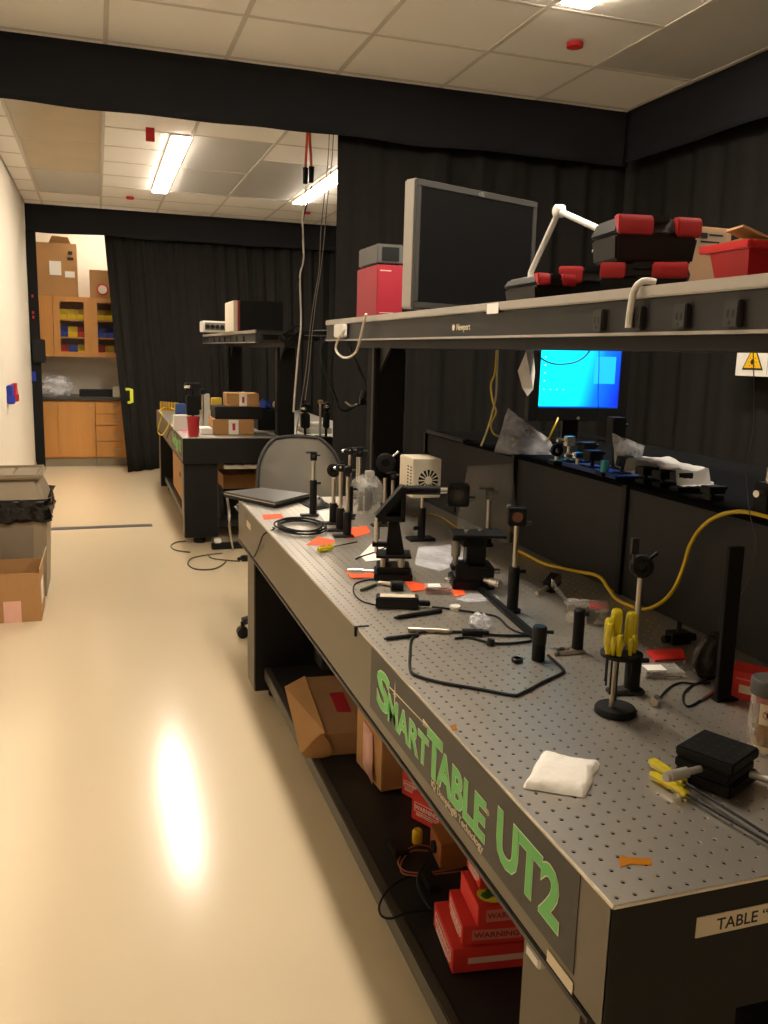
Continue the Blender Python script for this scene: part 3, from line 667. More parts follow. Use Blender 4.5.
# blue-lit desktop monitor on the lid
y = 2.2
xa, xb = at(528, 420, y=y).x, at(626, 420, y=y).x; zb = zat(578, 421, y); ztp = zb + .33
t = thing('desktop_monitor', 'switched-on monitor glowing blue under the near shelf', 'monitor', ((xa+xb)/2, y+.08, LZ))
sx0, sx1, sz0, sz1 = at(538.5, 407, y=y).x, at(618, 407, y=y).x, zat(578, 408, y), zb+.30
obj('bezel', MB().box(xa, sx0, y, y+.03, zb, ztp).box(sx1, xb, y, y+.03, zb, ztp).box(sx0, sx1, y, y+.03, zb, sz0).box(sx0, sx1, y, y+.03, sz1, ztp), BLKP, t, .002)
obj('back_shell', MB().box(xa+.01, xb-.01, y+.03, y+.06, zb+.01, ztp-.01), BLKP, t, .008)
obj('stand_neck', MB().box((xa+xb)/2-.035, (xa+xb)/2+.035, y+.05, y+.075, LZ+.012, zb+.15), BLKP, t, .004)
obj('stand_foot', MB().lathe([(.11,0),(.11,.008),(.05,.016)], ((xa+xb)/2, y+.06, LZ+.0005), 28), BLKP, t)
obj('maker_mark', MB().lathe([(.006,0),(.006,-.001)], ((xa+xb)/2, y, zb+.012), 12, 'y'), SILV, t)
m = D.materials.new('screen_blue'); m.use_nodes = True; nt = m.node_tree; bs = nt.nodes['Principled BSDF']
tc = nt.nodes.new('ShaderNodeTexCoord'); sp_ = nt.nodes.new('ShaderNodeSeparateXYZ'); nt.links.new(tc.outputs['Generated'], sp_.inputs[0])
mx_ = nt.nodes.new('ShaderNodeMath'); mx_.operation = 'MULTIPLY_ADD'; mx_.inputs[1].default_value = -.18; nt.links.new(sp_.outputs[2], mx_.inputs[0]); nt.links.new(sp_.outputs[0], mx_.inputs[2])
cr = nt.nodes.new('ShaderNodeValToRGB'); nt.links.new(mx_.outputs[0], cr.inputs[0]); E_ = cr.color_ramp.elements
E_[0].position = .1; E_[0].color = (0, .66, 1, 1); E_[1].position = .95; E_[1].color = (.0, .012, .32, 1)
for ps, cc in ((.42, (0, .44, 1, 1)), (.66, (0, .09, .8, 1))): e_ = E_.new(ps); e_.color = cc
nt.links.new(cr.outputs[0], bs.inputs['Emission Color']); bs.inputs['Emission Strength'].default_value = 1.0; bs.inputs['Base Color'].default_value = (.01,.01,.02,1); bs.inputs['Roughness'].default_value = .3
scr = obj('screen', MB().box(sx0, sx1, y+.004, y+.012, sz0, sz1), m, t)
gl = M('screen_window', (40,120,255), .5, emit=(.0,.22,.9), es=.9)
obj('screen_window', MB().box(sx0+.235, sx0+.33, y+.0030, y+.0042, sz0+.095, sz0+.20), gl, scr)
wi = M('screen_icons_white', (255,255,255), .5, emit=(.25,.85,1), es=.9)
ic = MB()
for k in range(6): ic.box(sx0+.018, sx0+.023, y+.0028, y+.0041, sz0+.10+.03*k, sz0+.105+.03*k)
for k in range(4): ic.box(sx0+.018+.028*k, sx0+.023+.028*k, y+.0028, y+.0041, sz0+.068, sz0+.072)
obj('screen_icon', ic, wi, scr)
obj('task_bar', MB().box(sx0, sx1, y+.0028, y+.0041, sz0, sz0+.006), M('task_bar_blue', (10,40,130), .5, emit=(.0,.03,.2), es=.6), scr)
cpts = [at(a_, b_, y=y-.12) for a_, b_ in [(537,352),(542,359),(555,364),(572,363),(583,358),(590,350),(594,340)]]
obj('hanging_cable', MB().tube(cpts, .003, 6), RUB, label='thin black cable sagging across the blue monitor screen', cat='cable')
cpts = [at(a_, b_, y=y-.05) for a_, b_ in [(599,340),(599,370),(598,400),(600,432)]]
obj('hanging_cable', MB().tube(cpts, .0016, 6), RUB, label='thin dark cable hanging straight down in front of the blue screen', cat='cable')
# hanging white paper
y = 2.05
pa = [at(a_, b_, y=y) for a_, b_ in [(535,338),(536,352),(536,372),(531,389),(526,396),(524,388),(520,371),(525,352),(527,338)]]
def paper(name, label, pts, nrm=(0,1,0), mat=WHITE, cat='paper', th=.0006):
    n = len(pts); N = Vector(nrm)*th
    mb = MB().add([Vector(p) for p in pts] + [Vector(p)+N for p in pts], [tuple(reversed(range(n))), tuple(range(n, 2*n))] + [(k,(k+1)%n,n+(k+1)%n,n+k) for k in range(n)])
    return obj(name, mb, mat, label=label, cat=cat, smooth=False)
pa = [Vector((p.x, p.y + .02*math.sin(i*1.4), p.z)) for i, p in enumerate(pa)]
paper('hanging_paper', 'torn white paper hanging below the near shelf beside the blue monitor', pa)
# yellow fibre cables
for off_, lb in ((0, 'yellow fibre cable hanging in a loop below the shelf'), (2.5, 'pale yellow fibre cable hanging straight beside the looped one')):
    if off_ == 0: cp = [(497,345),(495,372),(491,385),(493,402),(496,412),(491,424),(494,434),(505,438),(517,441)]
    else: cp = [(498,345),(497,370),(496,395),(493,410),(488,428),(481,446)]
    obj('fibre_cable', MB().tube([at(a_, b_, y=2.02) for a_, b_ in cp], .0035, 6), YELC if off_ == 0 else M('pale_yellow_cable', (196,178,116), .5), label=lb, cat='cable')
# warning sign on the side curtain
pA = at(737, 353, x=2.58); pB = at(790, 378, x=2.58)
t = thing('warning_sign', 'white sign with yellow laser warning triangle on the side curtain', 'sign', (2.59, (pA.y+pB.y)/2, pB.z-.005))
zt_, zb_ = pA.z+.14, pB.z-.0; yl, yr = pA.y, pB.y-.12
obj('sign_board', MB().box(2.58, 2.586, yr, yl, zb_, zt_), WPLAS, t, .002)
c = at(753, 362, x=2.58); r = .075
tri = [(c.y+r*1.0, c.z-.04), (c.y-r*1.0, c.z-.04), (c.y, c.z+r*1.75-.04)]
obj('triangle_edge', MB().prism(tri, 'x', 2.5785, 2.5801), BLACKINK, t)
c2 = (c.y, c.z-.04+.055); k = .82
tri2 = [(c2[0]+(a_-c2[0])*k, c2[1]+(b_-c2[1])*k) for a_, b_ in tri]
obj('triangle', MB().prism(tri2, 'x', 2.577, 2.5786), M('warning_yellow', (232,182,20), .5), t)
st = MB().lathe([(.014,0),(.014,-.001)], (2.577, c.y, c.z+.0), 12, 'x')
for a_ in range(8):
    an = a_*PI/4; st.add([(2.5765, c.y+.02*math.cos(an), c.z+.02*math.sin(an)), (2.5765, c.y+.030*math.cos(an+.1), c.z+.030*math.sin(an+.1)), (2.5765, c.y+.030*math.cos(an-.1), c.z+.030*math.sin(an-.1))], [(0,1,2)])
obj('burst_symbol', st, BLACKINK, t)
obj('divider', MB().box(2.579, 2.5803, c.y-.105, c.y-.102, zb_+.01, zt_-.01), M('grey_print', (150,146,140), .7), t)
for q in range(7): obj('text_line', MB().box(2.579, 2.5803, yr+.02, c.y-.12-.01*(q % 3), zb_+.03+.03*q, zb_+.036+.03*q), MATS['grey_print'], t)
# plastic bags and small optics on the lid
def bagsheet(name, label, pix, yplane, mat, seed, n=10, bulge=.05, cat='plastic bag', xp=None, zmin=0):
    """pillow-shaped bag whose outline follows four corners"""
    P = [at(a_, b_, y=yplane) if xp is None else at(a_, b_, x=xp) for a_, b_ in pix]
    N = Vector((0,-1,0)) if xp is None else Vector((-1,0,0))
    mb = MB()
    for sgn in (1, -1):
        def fn(u, v):
            p = P[0].lerp(P[1], u).lerp(P[3].lerp(P[2], u), v)
            k = (4*u*(1-u)*4*v*(1-v))**.6
            r = p + N*sgn*(bulge*k*(1+.5*noise.noise((u*3, v*3, seed+sgn)))) + N*.006*noise.noise((u*3, v*3, seed)) + Vector((0,0,.002*noise.noise((u*5, v*5, seed+4))))
            r.z = max(r.z, zmin); return r
        mb.grid(fn, n, n)
    return obj(name, mb, mat, label=label, cat=cat, recalc=False)
bagsheet('plastic_bag', 'clear plastic bag standing on the enclosure lid below the blue monitor', [(508,408),(549,439),(566,466),(494,452)], 1.86, BAG, 2, bulge=.010, zmin=LZ+.002)
bagsheet('plastic_bag', 'clear plastic bag beside the whitish sheet on the enclosure lid', [(612,433),(645,446),(636,478),(615,466)], 1.35, BAG, 9, bulge=.010, zmin=LZ+.002)
def foil():
    x0, y0, x1, y1 = .83, 1.03, .95, 1.30
    def fn(u, v):
        h = .058 + .012*math.sin(PI*u)*(1-u) + .010*noise.noise((u*3.5, v*3, 2)) + .004*noise.noise((u*11, v*9, 4)); e = min(u, v, 1-u, 1-v)
        if u > .93: h = .02+.01*noise.noise((v*5, 0, 1))
        if v > .9 or u < .05: h *= .4
        return Vector((x0+(x1-x0)*v + .008*noise.noise((u*8, v*2, 3)), y1+(y0-y1)*u, LZ+max(.004, h)))
    return obj('foil_cover', MB().grid(fn, 30, 12), M('crumpled_foil', (216,214,210), .35, .0, .06, 20, bump=.3, bscale=30), label='crumpled whitish plastic sheet over black optics on the enclosure lid', cat='plastic sheet', recalc=False)
foil()
obj('blue_tray', MB().box(.80, .90, 1.28, 1.58, LZ+.0005, LZ+.008).box(.80, .806, 1.28, 1.58, LZ+.008, LZ+.014), M('blue_tray_plastic', (18,40,104), .4), None, .002, label='flat dark blue tray on the edge of the enclosure lid', cat='tray')

# ------------------------------------------------------------------ optics builders
def knob(mb, p, d, r=.005, l=.012): mb.cyl(p, Vector(p)+Vector(d)*l, r, n=10)
def post(label, base, yhold, yrod, head=None, hr=.025, bp=None, group='posts with optics on the near table', z0=T, clamp=True, rr=.0075, hrad=.0145, face=(-.35,-.94,0), hy=None, knobs=True, pos=None):
    P = Vector(pos) if pos else at(*base, z=z0)
    t = thing('optic_post', label, 'optic mount', (P.x, P.y, z0), group)
    zh = zat(base[0], yhold, P.y); zr = zat(base[0], yrod, P.y)
    if clamp:
        obj('base_clamp', MB().box(P.x-.05, P.x+.02, P.y-.014, P.y+.014, z0+.0005, z0+.010).box(P.x-.02, P.x+.02, P.y-.02, P.y+.02, z0+.0005, z0+.008), DGREY, t, .002)
        b0 = z0+.008
    else:
        obj('base_foot', MB().lathe([(.022,0),(.022,.008),(.014,.01)], (P.x, P.y, z0+.0005), 20), BLK, t); b0 = z0+.01
    obj('post_holder', MB().lathe([(hrad,0),(hrad,zh-b0-.004),(hrad-.002,zh-b0)], (P.x, P.y, b0), 18), BLK, t)
    if knobs: obj('thumbscrew', MB().cyl((P.x+hrad-.002, P.y-.003, zh-.012), (P.x+hrad+.014, P.y-.006, zh-.012), .005, n=10), BLK, t)
    obj('rod', MB().cyl((P.x, P.y, zh-.002), (P.x, P.y, zr), rr, n=14), STEEL, t)
    if head:
        zc = zat(base[0], hy, P.y) if hy else zr+hr*.8
        f = Vector(face).normalized(); s = Vector((-f.y, f.x, 0)); C = Vector((P.x, P.y, zc))
        R_ = Matrix(((s.x, f.x, 0, C.x), (s.y, f.y, 0, C.y), (0, 0, 1, C.z), (0,0,0,1)))   # local x = sideways, y = facing, z = up
        m = MB(); m.M = R_; g = MB(); g.M = R_; kx = MB(); kx.M = R_
        if head == 'ring':
            m.lathe([(hr*.45,-.008),(hr,-.008),(hr,.006),(hr*.8,.010),(hr*.45,.010),(hr*.45,-.008)], n=28, axis='y', cap=False)
            g.lathe([(hr*.46,-.002),(hr*.46,.003)], n=24, axis='y'); kx.cyl((hr*.7,0,hr*.7), (hr*1.3,0,hr*1.25), .004, n=8)
            obj('ring_mount', m, BLK, t); obj('optic', g, M('dark_glass', (14,13,13), .2, 0, .02, 5, spec=.3), t); obj('adjuster', kx, SILV if hr > .03 else BLK, t)
        elif head == 'square':
            m.cb((0,0,0), (hr*1.9,.014,hr*1.9)); m.cb((0,-.022,0), (hr*1.9,.008,hr*1.9))
            g.lathe([(hr*.55,.006),(hr*.55,.0085)], n=24, axis='y')
            kx.cyl((hr*.7,-.02,-hr*.7), (hr*.7,-.055,-hr*.7), .006, n=10).cyl((-hr*.7,-.02,hr*.7), (-hr*.7,-.055,hr*.7), .006, n=10).cyl((hr*.95,0,-hr*.6), (hr*1.5,0,-hr*.6), .005, n=10)
            obj('mirror_mount', m, BLK, t, .002); obj('mirror', g, M('copper_mirror', (120,84,74), .2, .7), t)
            for p0_, p1_, r_ in [((hr*.7,-.02,-hr*.7),(hr*.7,-.055,-hr*.7),.006), ((-hr*.7,-.02,hr*.7),(-hr*.7,-.055,hr*.7),.006), ((hr*.95,0,-hr*.6),(hr*1.5,0,-hr*.6),.005)]:
                kk = MB(); kk.M = R_; kk.cyl(p0_, p1_, r_, n=10); obj('adjuster', kk, DGREY, t)
        elif head == 'block':
            m.cb((0,0,0), (hr*1.1,.02,hr*1.6)); kx.cyl((hr*.5,0,hr*.2), (hr*1.2,0,hr*.2), .005, n=10).cyl((-hr*.5,0,hr*.6), (-hr*1.4,0,hr*.6), .004, n=8).lathe([(.006,.010),(.006,.016)], n=12, axis='y')
            obj('clamp_block', m, BLK, t, .002); obj('clamp_screw', kx, DGREY, t)
        elif head == 'cross':
            m.cyl((-hr*1.1,0,0), (hr*1.1,0,0), .009, n=14).cb((0,0,0), (.022,.022,.024)); kx.cyl((-hr*1.1,0,0), (-hr*1.5,0,0), .006, n=10).cyl((0,.01,.006), (0,.028,.006), .004, n=8)
            obj('cross_clamp', m, BLK, t); obj('clamp_screw', kx, SILV, t)
        elif head == 'lens':
            m.lathe([(.013,-.025),(.014,-.02),(.014,.02),(.013,.025)], n=18, axis='y').cb((0,0,-.012), (.014,.02,.02)); kx.cyl((.012,0,0), (.024,0,0), .004, n=8)
            obj('lens_tube', m, BLK, t); obj('clamp_screw', kx, DGREY, t)
    return t
post('post with small clamp block beside the laptop, leftmost on the table', (313,516), 480, 461, 'block', .022, hy=456)
post('post carrying a small black disc mount, second from the laptop', (333,524), 503, 478, 'ring', .026, hy=470)
post('bare steel post with cross clamp, third from the laptop', (340,531), 508, 468, 'cross', .018, hy=468)
post('front steel post with lens tube beside the orange note', (347,537), 512, 472, 'lens', .02, hy=470)
post('rear post with dark clamp against the chair back', (350,507), 486, 455, 'cross', .022, hy=451, pos=tt(349,519))
post('rear post behind the clear jar with black block', (359,506), 486, 457, 'block', .026, hy=452, clamp=False)
post('rear thin post behind the clear jar with cross bar', (357,499), 482, 457, 'cross', .026, hy=453, clamp=False)
post('tall post with the largest black disc mount right of the clear jar', (384,526), 503, 478, 'ring', .036, hy=463)
post('thin steel post in front of the beige fan box', (392,520), 505, 480, 'block', .02, hy=476, clamp=False)
post('post with a square kinematic mirror standing on the black rail', (512,612), 567, 526, 'square', .024, hy=517, clamp=False, rr=.0063)
post('post with pinkish optic wrapped in the hanging plastic sheet', (487,546), 528, 500, 'block', .026, hy=493, clamp=False)
P = tt(629, 692)
post('tall post with round iris behind the screwdriver stand', (631,692), 655, 576, 'ring', .022, hy=567, clamp=True, rr=.0058, hrad=.0155)
# a small tab above the iris
p = at(634, 546, y=tt(631,692).y)
obj('iris_tab', MB().cb((p.x+.002, p.y, p.z), (.016,.006,.03)).cyl((p.x+.002,p.y,p.z-.036), (p.x+.002,p.y,p.z-.014), .003, n=8), DGREY, [o for o in COL.objects if o.get('label','').startswith('tall post with round iris')][0])
# black bare post on a silver clamp
P = tt(577, 652); t = thing('post_holder', 'short black post on a silver clamping fork', 'optic mount', (P.x, P.y, T))
zt_ = zat(577, 609, P.y)
obj('holder', MB().lathe([(.0125,0),(.0125,zt_-T-.013),(.009,zt_-T-.009)], (P.x, P.y, T+.009), 18), BLK, t)
obj('clamping_fork', MB().box(P.x-.06, P.x+.012, P.y-.016, P.y-.006, T+.0005, T+.009).box(P.x-.06, P.x+.012, P.y+.006, P.y+.016, T+.0005, T+.009).box(P.x-.066, P.x-.05, P.y-.016, P.y+.016, T+.0005, T+.009).cyl((P.x,P.y,T+.0005),(P.x,P.y,T+.009),.017,n=20), STEEL, t, .002)
obj('screw', MB().cyl((P.x-.038,P.y,T+.009),(P.x-.038,P.y,T+.013),.006,n=12), DGREY, t)
obj('thumbscrew', MB().cyl((P.x+.01,P.y,zt_-.014),(P.x+.022,P.y,zt_-.014),.005,n=10), BLK, t)
# black rail with a stubby post holder at its near end
A = tt(478, 588); B = tt(540, 643); d = (B-A).normalized(); n_ = Vector((-d.y, d.x, 0))
t = thing('optical_rail', 'narrow black rail lying on the table with a stubby post holder', 'rail', ((A.x+B.x)/2, (A.y+B.y)/2, T))
m = MB(); m.M = xform((A.x, A.y, T+.0005), math.atan2(d.y, d.x)); m.box(0, (B-A).length, -.012, .012, 0, .008).box(0, (B-A).length, -.006, .006, .008, .011); obj('rail', m, BLK, t, .001)
P = tt(538, 660); zt_ = zat(538, 626, P.y); zm_ = zat(538, 643, P.y)
t = thing('post_holder', 'stubby black post holder at the end of the rail', 'optic mount', (P.x, P.y, T))
obj('lower_barrel', MB().lathe([(.0145,0),(.0145,zm_-T-.001)], (P.x, P.y, T+.0005), 20), BLK, t)
obj('upper_barrel', MB().lathe([(.0155,0),(.0155,zt_-zm_-.003),(.013,zt_-zm_)], (P.x, P.y, zm_), 20), BLKP, t)
obj('thumbscrew', MB().cyl((P.x+.012,P.y-.008,zt_-.012),(P.x+.026,P.y-.014,zt_-.012),.004,n=10), BLK, t)
# small mount lying near the enclosure
P = tt(545, 592); t = thing('fallen_mount', 'small black mount lying on its side with a silver rod', 'optic mount', (P.x, P.y, T))
m = MB(); m.M = xform((P.x+.02, P.y, T+.026), .5, .0, -.5); m.cb((0,0,0), (.05,.03,.035)); obj('mount_body', m, BLK, t, .003)
m = MB(); m.M = xform((P.x+.02, P.y, T+.026), .5, 0, -.5); m.box(-.026,.026,-.0165,-.015,-.004,.018); obj('face_plate', m, SILV, t)
obj('rod', MB().cyl((P.x-.045, P.y-.035, T+.008), (P.x+.012, P.y-.005, T+.02), .006, n=12), STEEL, t)
obj('foot_block', MB().cb((P.x+.02, P.y-.004, T+.006), (.026,.022,.011)), BLK, t)

# ------------------------------------------------------------------ translation stages
def mic(mb, p, d, L, r=.008):
    p = Vector(p); d = Vector(d).normalized()
    mb.cyl(p, p+d*L*.4, r*.62, n=14).cyl(p+d*L*.4, p+d*L*.9, r, n=16).cyl(p+d*L*.9, p+d*L, r*.8, n=14)
# stage with the triangular mirror mount
P = tt(396, 580); x, y = P.x, P.y+.03; ang = -.3
t = thing('translation_stage', 'black translation stage carrying a tilted triangular mirror mount and lens tube', 'optical stage', (x, y, T))
XF = xform((x, y, T), ang)
def MX(): m = MB(); m.M = XF; return m
zz = lambda py: zat(396, py, y) - T
z1_, z2_, z3_ = zz(564), zz(555), zz(521)
obj('lower_block', MX().box(-.055,.055,-.05,.05,.0005,z1_*.55), BLK, t, .003)
obj('upper_block', MX().box(-.048,.048,-.046,.046,z1_*.55+.001,z1_), BLK, t, .003)
m = MX(); mic(m, (-.055,-.02,.022), (-1,0,0), .075, .0085); obj('micrometer', m, SILV, t)
for ax_, ay_, ar_ in [(.022,-.03,.011),(-.022,.03,.011),(.022,.03,.011),(-.03,-.03,.008)]: obj('spacer', MX().cyl((ax_,ay_,z1_),(ax_,ay_,z2_),ar_,n=14), STEEL, t)
obj('plate', MX().box(-.05,.05,-.045,.045,z2_,z2_+.007), BLK, t, .001)
obj('column', MX().prism([(-.022,z2_+.007),(.032,z2_+.007),(.014,z3_),(-.016,z3_)], 'y', -.018, .02), BLK, t, .002)
za, zb2 = zz(520), zz(486); zm_ = zz(512)
fr = MX()
a0, a1, c0 = (-.05, za+.012), (.025, za+.012), (.025, zb2)
fr.prism([(-.05,za),(.03,za),(.03,za+.016),(-.045,za+.016)], 'y', -.03, .03)
fr.prism([(.016,za+.016),(.03,za+.016),(.03,zb2),(.016,zb2)], 'y', -.03, .03)
fr.prism([(-.056,za+.014),(-.038,za+.002),(.03,zb2-.016),(.018,zb2+.004)], 'y', -.032, .032)
obj('triangular_mount', fr, BLK, t, .001)
obj('side_plate', MX().prism([(-.045,za+.010),(.026,za+.010),(.026,zb2-.006)], 'y', .022, .028), BLK, t)
obj('mirror', MX().prism([(-.034,za+.018),(.012,zb2-.03),(.012,zb2-.034),(-.031,za+.016)], 'y', -.024, .024), M('mirror_glass', (190,186,176), .08, .9), t)
m = MX(); mic(m, (-.05,-.02,zz(552)), (0,0,1), zz(516)-zz(552), .0085); obj('micrometer', m, SILV, t)
obj('micrometer_bracket', MX().box(-.062,-.02,-.03,-.008,zz(545),zz(541)), BLK, t, .001)
pe = at(436, 489, y=y)
# tube toward +x
zt_ = zat(420, 489, y)
obj('lens_tube', MB().cyl((x+.03,y-.01,zt_),(pe.x,y-.03,zt_),.0135,n=20), BLK, t)
obj('tube_coupler', MB().cyl((pe.x-.006,y-.029,zt_),(pe.x+.02,y-.035,zt_),.009,n=16), SILV, t)
q = at(458, 495, y=y-.04)
m = MB(); m.M = xform((q.x, y-.045, q.z), -.35); m.cb((0,0,0), (.062,.014,.066)); m.cb((0,.02,.0), (.062,.01,.066)); obj('square_mount', m, BLK, t, .004)
m = MB(); m.M = xform((q.x, y-.045, q.z), -.35); m.lathe([(.022,-.0085),(.026,-.0085),(.026,-.004),(.022,-.004)], n=24, axis='y'); obj('lens_ring', m, BLKP, t)
m = MB(); m.M = xform((q.x, y-.045, q.z), -.35); m.lathe([(.016,-.0095),(.016,-.007)], n=24, axis='y'); obj('lens', m, M('lens_glass', (60,54,50), .1, .2), t)
m = MB(); m.M = xform((q.x, y-.045, q.z), -.35); m.cyl((.031,0,-.004),(.047,0,-.004),.005,n=10).cyl((-.01,0,-.033),(-.01,0,-.05),.005,n=10); obj('adjuster', m, BLKP, t)
# beige fan box on a post
P = tt(421, 540); y = P.y
xa, xb = at(413, 480, y=y-.04).x, at(441, 480, y=y-.04).x; zb_, zt_ = zat(428, 498, y-.04), zat(428, 459, y-.04)
t = thing('fan_module', 'beige box with a round fan grille held up on a post', 'fan unit', (P.x, P.y, T))
beige = M('beige_case', (206,196,174), .5)
obj('case', MB().box(xa, xb, y-.04, y+.10, zb_, zt_), beige, t, .003)
cx, cz = (xa+xb)/2+.004, (zb_+zt_)/2-.006; R_ = .036
obj('fan_opening', MB().lathe([(R_,0),(R_,-.002)], (cx, y-.04, cz), 28, 'y'), BLKM, t)
gr = MB()
for k_ in range(14):
    a_ = 2*PI*k_/14; gr.add([(cx+.013*math.cos(a_-.1), y-.0425, cz+.013*math.sin(a_-.1)), (cx+R_*math.cos(a_-.07), y-.0425, cz+R_*math.sin(a_-.07)), (cx+R_*math.cos(a_+.07), y-.0425, cz+R_*math.sin(a_+.07)), (cx+.013*math.cos(a_+.1), y-.0425, cz+.013*math.sin(a_+.1))], [(0,1,2,3)])
obj('fan_grille', gr, beige, t, recalc=False, thick=.001)
obj('fan_hub', MB().lathe([(.014,0),(.013,-.004)], (cx, y-.0415, cz), 20, 'y'), beige, t)
vt = MB()
for i_ in range(8):
    for j_ in range(2): vt.box(xa-.0006, xa+.001, y-.025+.03*j_, y-.012+.03*j_, zb_+.025+.011*i_, zb_+.030+.011*i_)
obj('side_vent', vt, BLKM, t)
obj('post', MB().cyl((P.x,P.y,T+.06),(P.x,P.y,zb_+.001),.0065,n=14), STEEL, t)
obj('post_holder', MB().lathe([(.0135,0),(.0135,zat(421,508,P.y)-T-.01)], (P.x, P.y, T+.01), 18), BLK, t)
obj('base_plate', MB().box(P.x-.05, P.x+.045, P.y-.03, P.y+.03, T+.0005, T+.010), BLK, t, .003)
obj('thumbscrew', MB().cyl((P.x-.012,P.y-.005,T+.045),(P.x-.03,P.y-.01,T+.045),.007,n=10), BLK, t)
# stacked xyz stage with a flat top plate
P = tt(474, 588); x, y = P.x, P.y+.02
t = thing('translation_stage', 'black stacked stage with a wide flat top plate and silver knobs', 'optical stage', (x, y, T))
XF = xform((x, y, T), -.25); zz = lambda py: zat(474, py, y) - T
obj('lower_block', MX().box(-.06,.06,-.045,.05,.0005,.03), BLK, t, .003)
obj('middle_block', MX().box(-.052,.055,-.048,.046,.031,zz(563)), BLK, t, .003)
m = MX(); mic(m, (.030,-.047,.030), (.75,-1,0), .055, .0135); obj('micrometer', m, SILV, t)
obj('column', MX().box(-.02,.035,-.02,.04,zz(563),zz(545)).box(-.035,.028,-.03,.035,zz(545),zz(537)), BLK, t, .003)
m = MX(); mic(m, (-.05,-.015,zz(566)), (0,0,1), zz(538)-zz(566), .013); obj('micrometer', m, M('satin_metal', (150,144,134), .4, .7), t)
obj('micrometer_bracket', MX().box(-.062,-.02,-.03,.01,zz(539),zz(534)), BLK, t, .002)
obj('micrometer_bracket', MX().box(-.062,-.02,-.03,.01,zz(568),zz(564)), BLK, t, .002)
obj('top_plate', MX().box(-.062,.085,-.045,.05,zz(535),zz(535)+.008), BLK, t, .0015)
obj('side_screw', MX().cyl((.055,-.02,.05),(.075,-.02,.05),.007,n=12).cyl((-.06,0,.018),(-.078,0,.018),.007,n=12).cyl((-.02,0,zz(535)+.008),(-.02,0,zz(535)+.016),.007,n=12).cyl((.02,.01,zz(535)+.008),(.02,.01,zz(535)+.014),.007,n=12), SILV, t)
# big stage at the near right corner
P = (tt(708,797)+tt(702,742))/2; x, y = .327, .228
t = thing('translation_stage', 'large square black stage with two micrometers on the near corner of the table', 'optical stage', (x, y, T))
zt_ = .058
XF = xform((x, y, T), .45)
obj('lower_block', MX().box(-.043,.047,-.045,.045,.0005,.022), BLK, t, .003)
obj('middle_block', MX().box(-.046,.040,-.042,.046,.023,.040), BLK, t, .003)
tp = obj('top_plate', MX().box(-.046,.046,-.046,.046,.041,zt_), BLK, t, .003)
hl = MX()
for i_ in range(-2, 3):
    for j_ in range(-2, 3): hl.cyl((i_*.0165, j_*.0165, zt_-.001), (i_*.0165, j_*.0165, zt_+.0003), .0022 if (i_+j_) % 2 else .003, n=10)
obj('threaded_hole', hl, M('hole_black', (7,7,7), .5), tp)
m = MX(); mic(m, (-.045,.004,.034), (-1,.32,0), .070, .0085); obj('micrometer', m, M('satin_white_metal', (196,192,184), .35, .6), t)
m = MX(); mic(m, (.022,-.044,.022), (.10,-1,0), .08, .0095); obj('micrometer', m, MATS['satin_white_metal'], t)

# ------------------------------------------------------------------ screwdriver stand
P = tt(615, 713); x, y = P.x, P.y
zt_ = zat(618, 656, y)
t = thing('screwdriver_stand', 'round black screwdriver stand with a steel stem', 'tool stand', (x, y, T))
obj('base_disc', MB().lathe([(.036,0),(.038,.002),(.038,.009),(.035,.013)], (x, y, T+.0005), 32), BLKM, t)
obj('stem', MB().cyl((x-.008,y,T+.011),(x-.008,y,zt_),.0055,n=14), STEEL, t)
obj('top_disc', MB().lathe([(.038,0),(.038,.006),(.036,.007)], (x+.004, y, zt_), 32), BLK, t)
k = 0
sh_l = ['black shaft', 'tall']
for (dx, dy, h, r, sh_) in [(-.031,-.004,.058,.0085,.06), (-.021,.014,.062,.0095,.06), (-.003,.020,.076,.0115,.05), (-.018,-.018,.040,.0075,.085), (.004,-.020,.032,.006,.04), (.021,.008,.072,.0115,.05), (.017,-.012,.034,.007,.045), (-.027,-.012,.036,.007,.075)]:
    k += 1
    c = (x+.004+dx, y+dy, zt_+.0075)
    pos_ = ['leftmost', 'second from left', 'tallest', 'short front left', 'shortest', 'rightmost tall', 'short front right', 'central']
    t2 = thing('screwdriver', f'{pos_[k-1]} yellow-handled hex driver in the black stand', 'screwdriver', c, 'yellow hex drivers in the stand')
    obj('handle', MB().lathe([(r*.6,0),(r*.72,.002),(r*.72,.008),(r*.95,.013),(r*.95,h-.010),(r*.86,h-.004),(r*.55,h-.0005)], c, 10), YEL, t2)
    obj('shaft', MB().cyl((c[0],c[1],c[2]+.001),(c[0],c[1],c[2]-sh_),.0018,n=8), BLK, t2)
# two yellow drivers with hex keys lying by the stage
def lying_driver(label, a, b, hl, r, z=T, grp='yellow drivers lying on the table'):
    a = Vector((a.x, a.y, z+r+.0008)); b = Vector((b.x, b.y, z+r+.0008)); d = (b-a).normalized()
    t = thing('screwdriver', label, 'screwdriver', (a.x, a.y, z), grp)
    q = Vector((0,0,1)).rotation_difference(d).to_matrix().to_4x4()
    m = MB(); m.M = Matrix.Translation(a) @ q
    m.lathe([(r*.5,0),(r*.9,.004),(r,.010),(r,hl*.55),(r*.72,hl*.72),(r*.95,hl*.85),(r*.8,hl)], n=8); obj('handle', m, YEL, t)
    obj('shaft', MB().cyl(a+d*hl*.98, b, .0022, n=8), BLK, t)
lying_driver('yellow-handled driver lying against the large black stage, farther one', tt(650,766), tt(790,856), .076, .0085)
lying_driver('yellow-handled driver lying against the large black stage, nearer one', tt(650,778), tt(768,848), .074, .0072)
lying_driver('yellow screwdriver lying beside the coiled black cable', tt(318,553), tt(357,545), .065, .010)
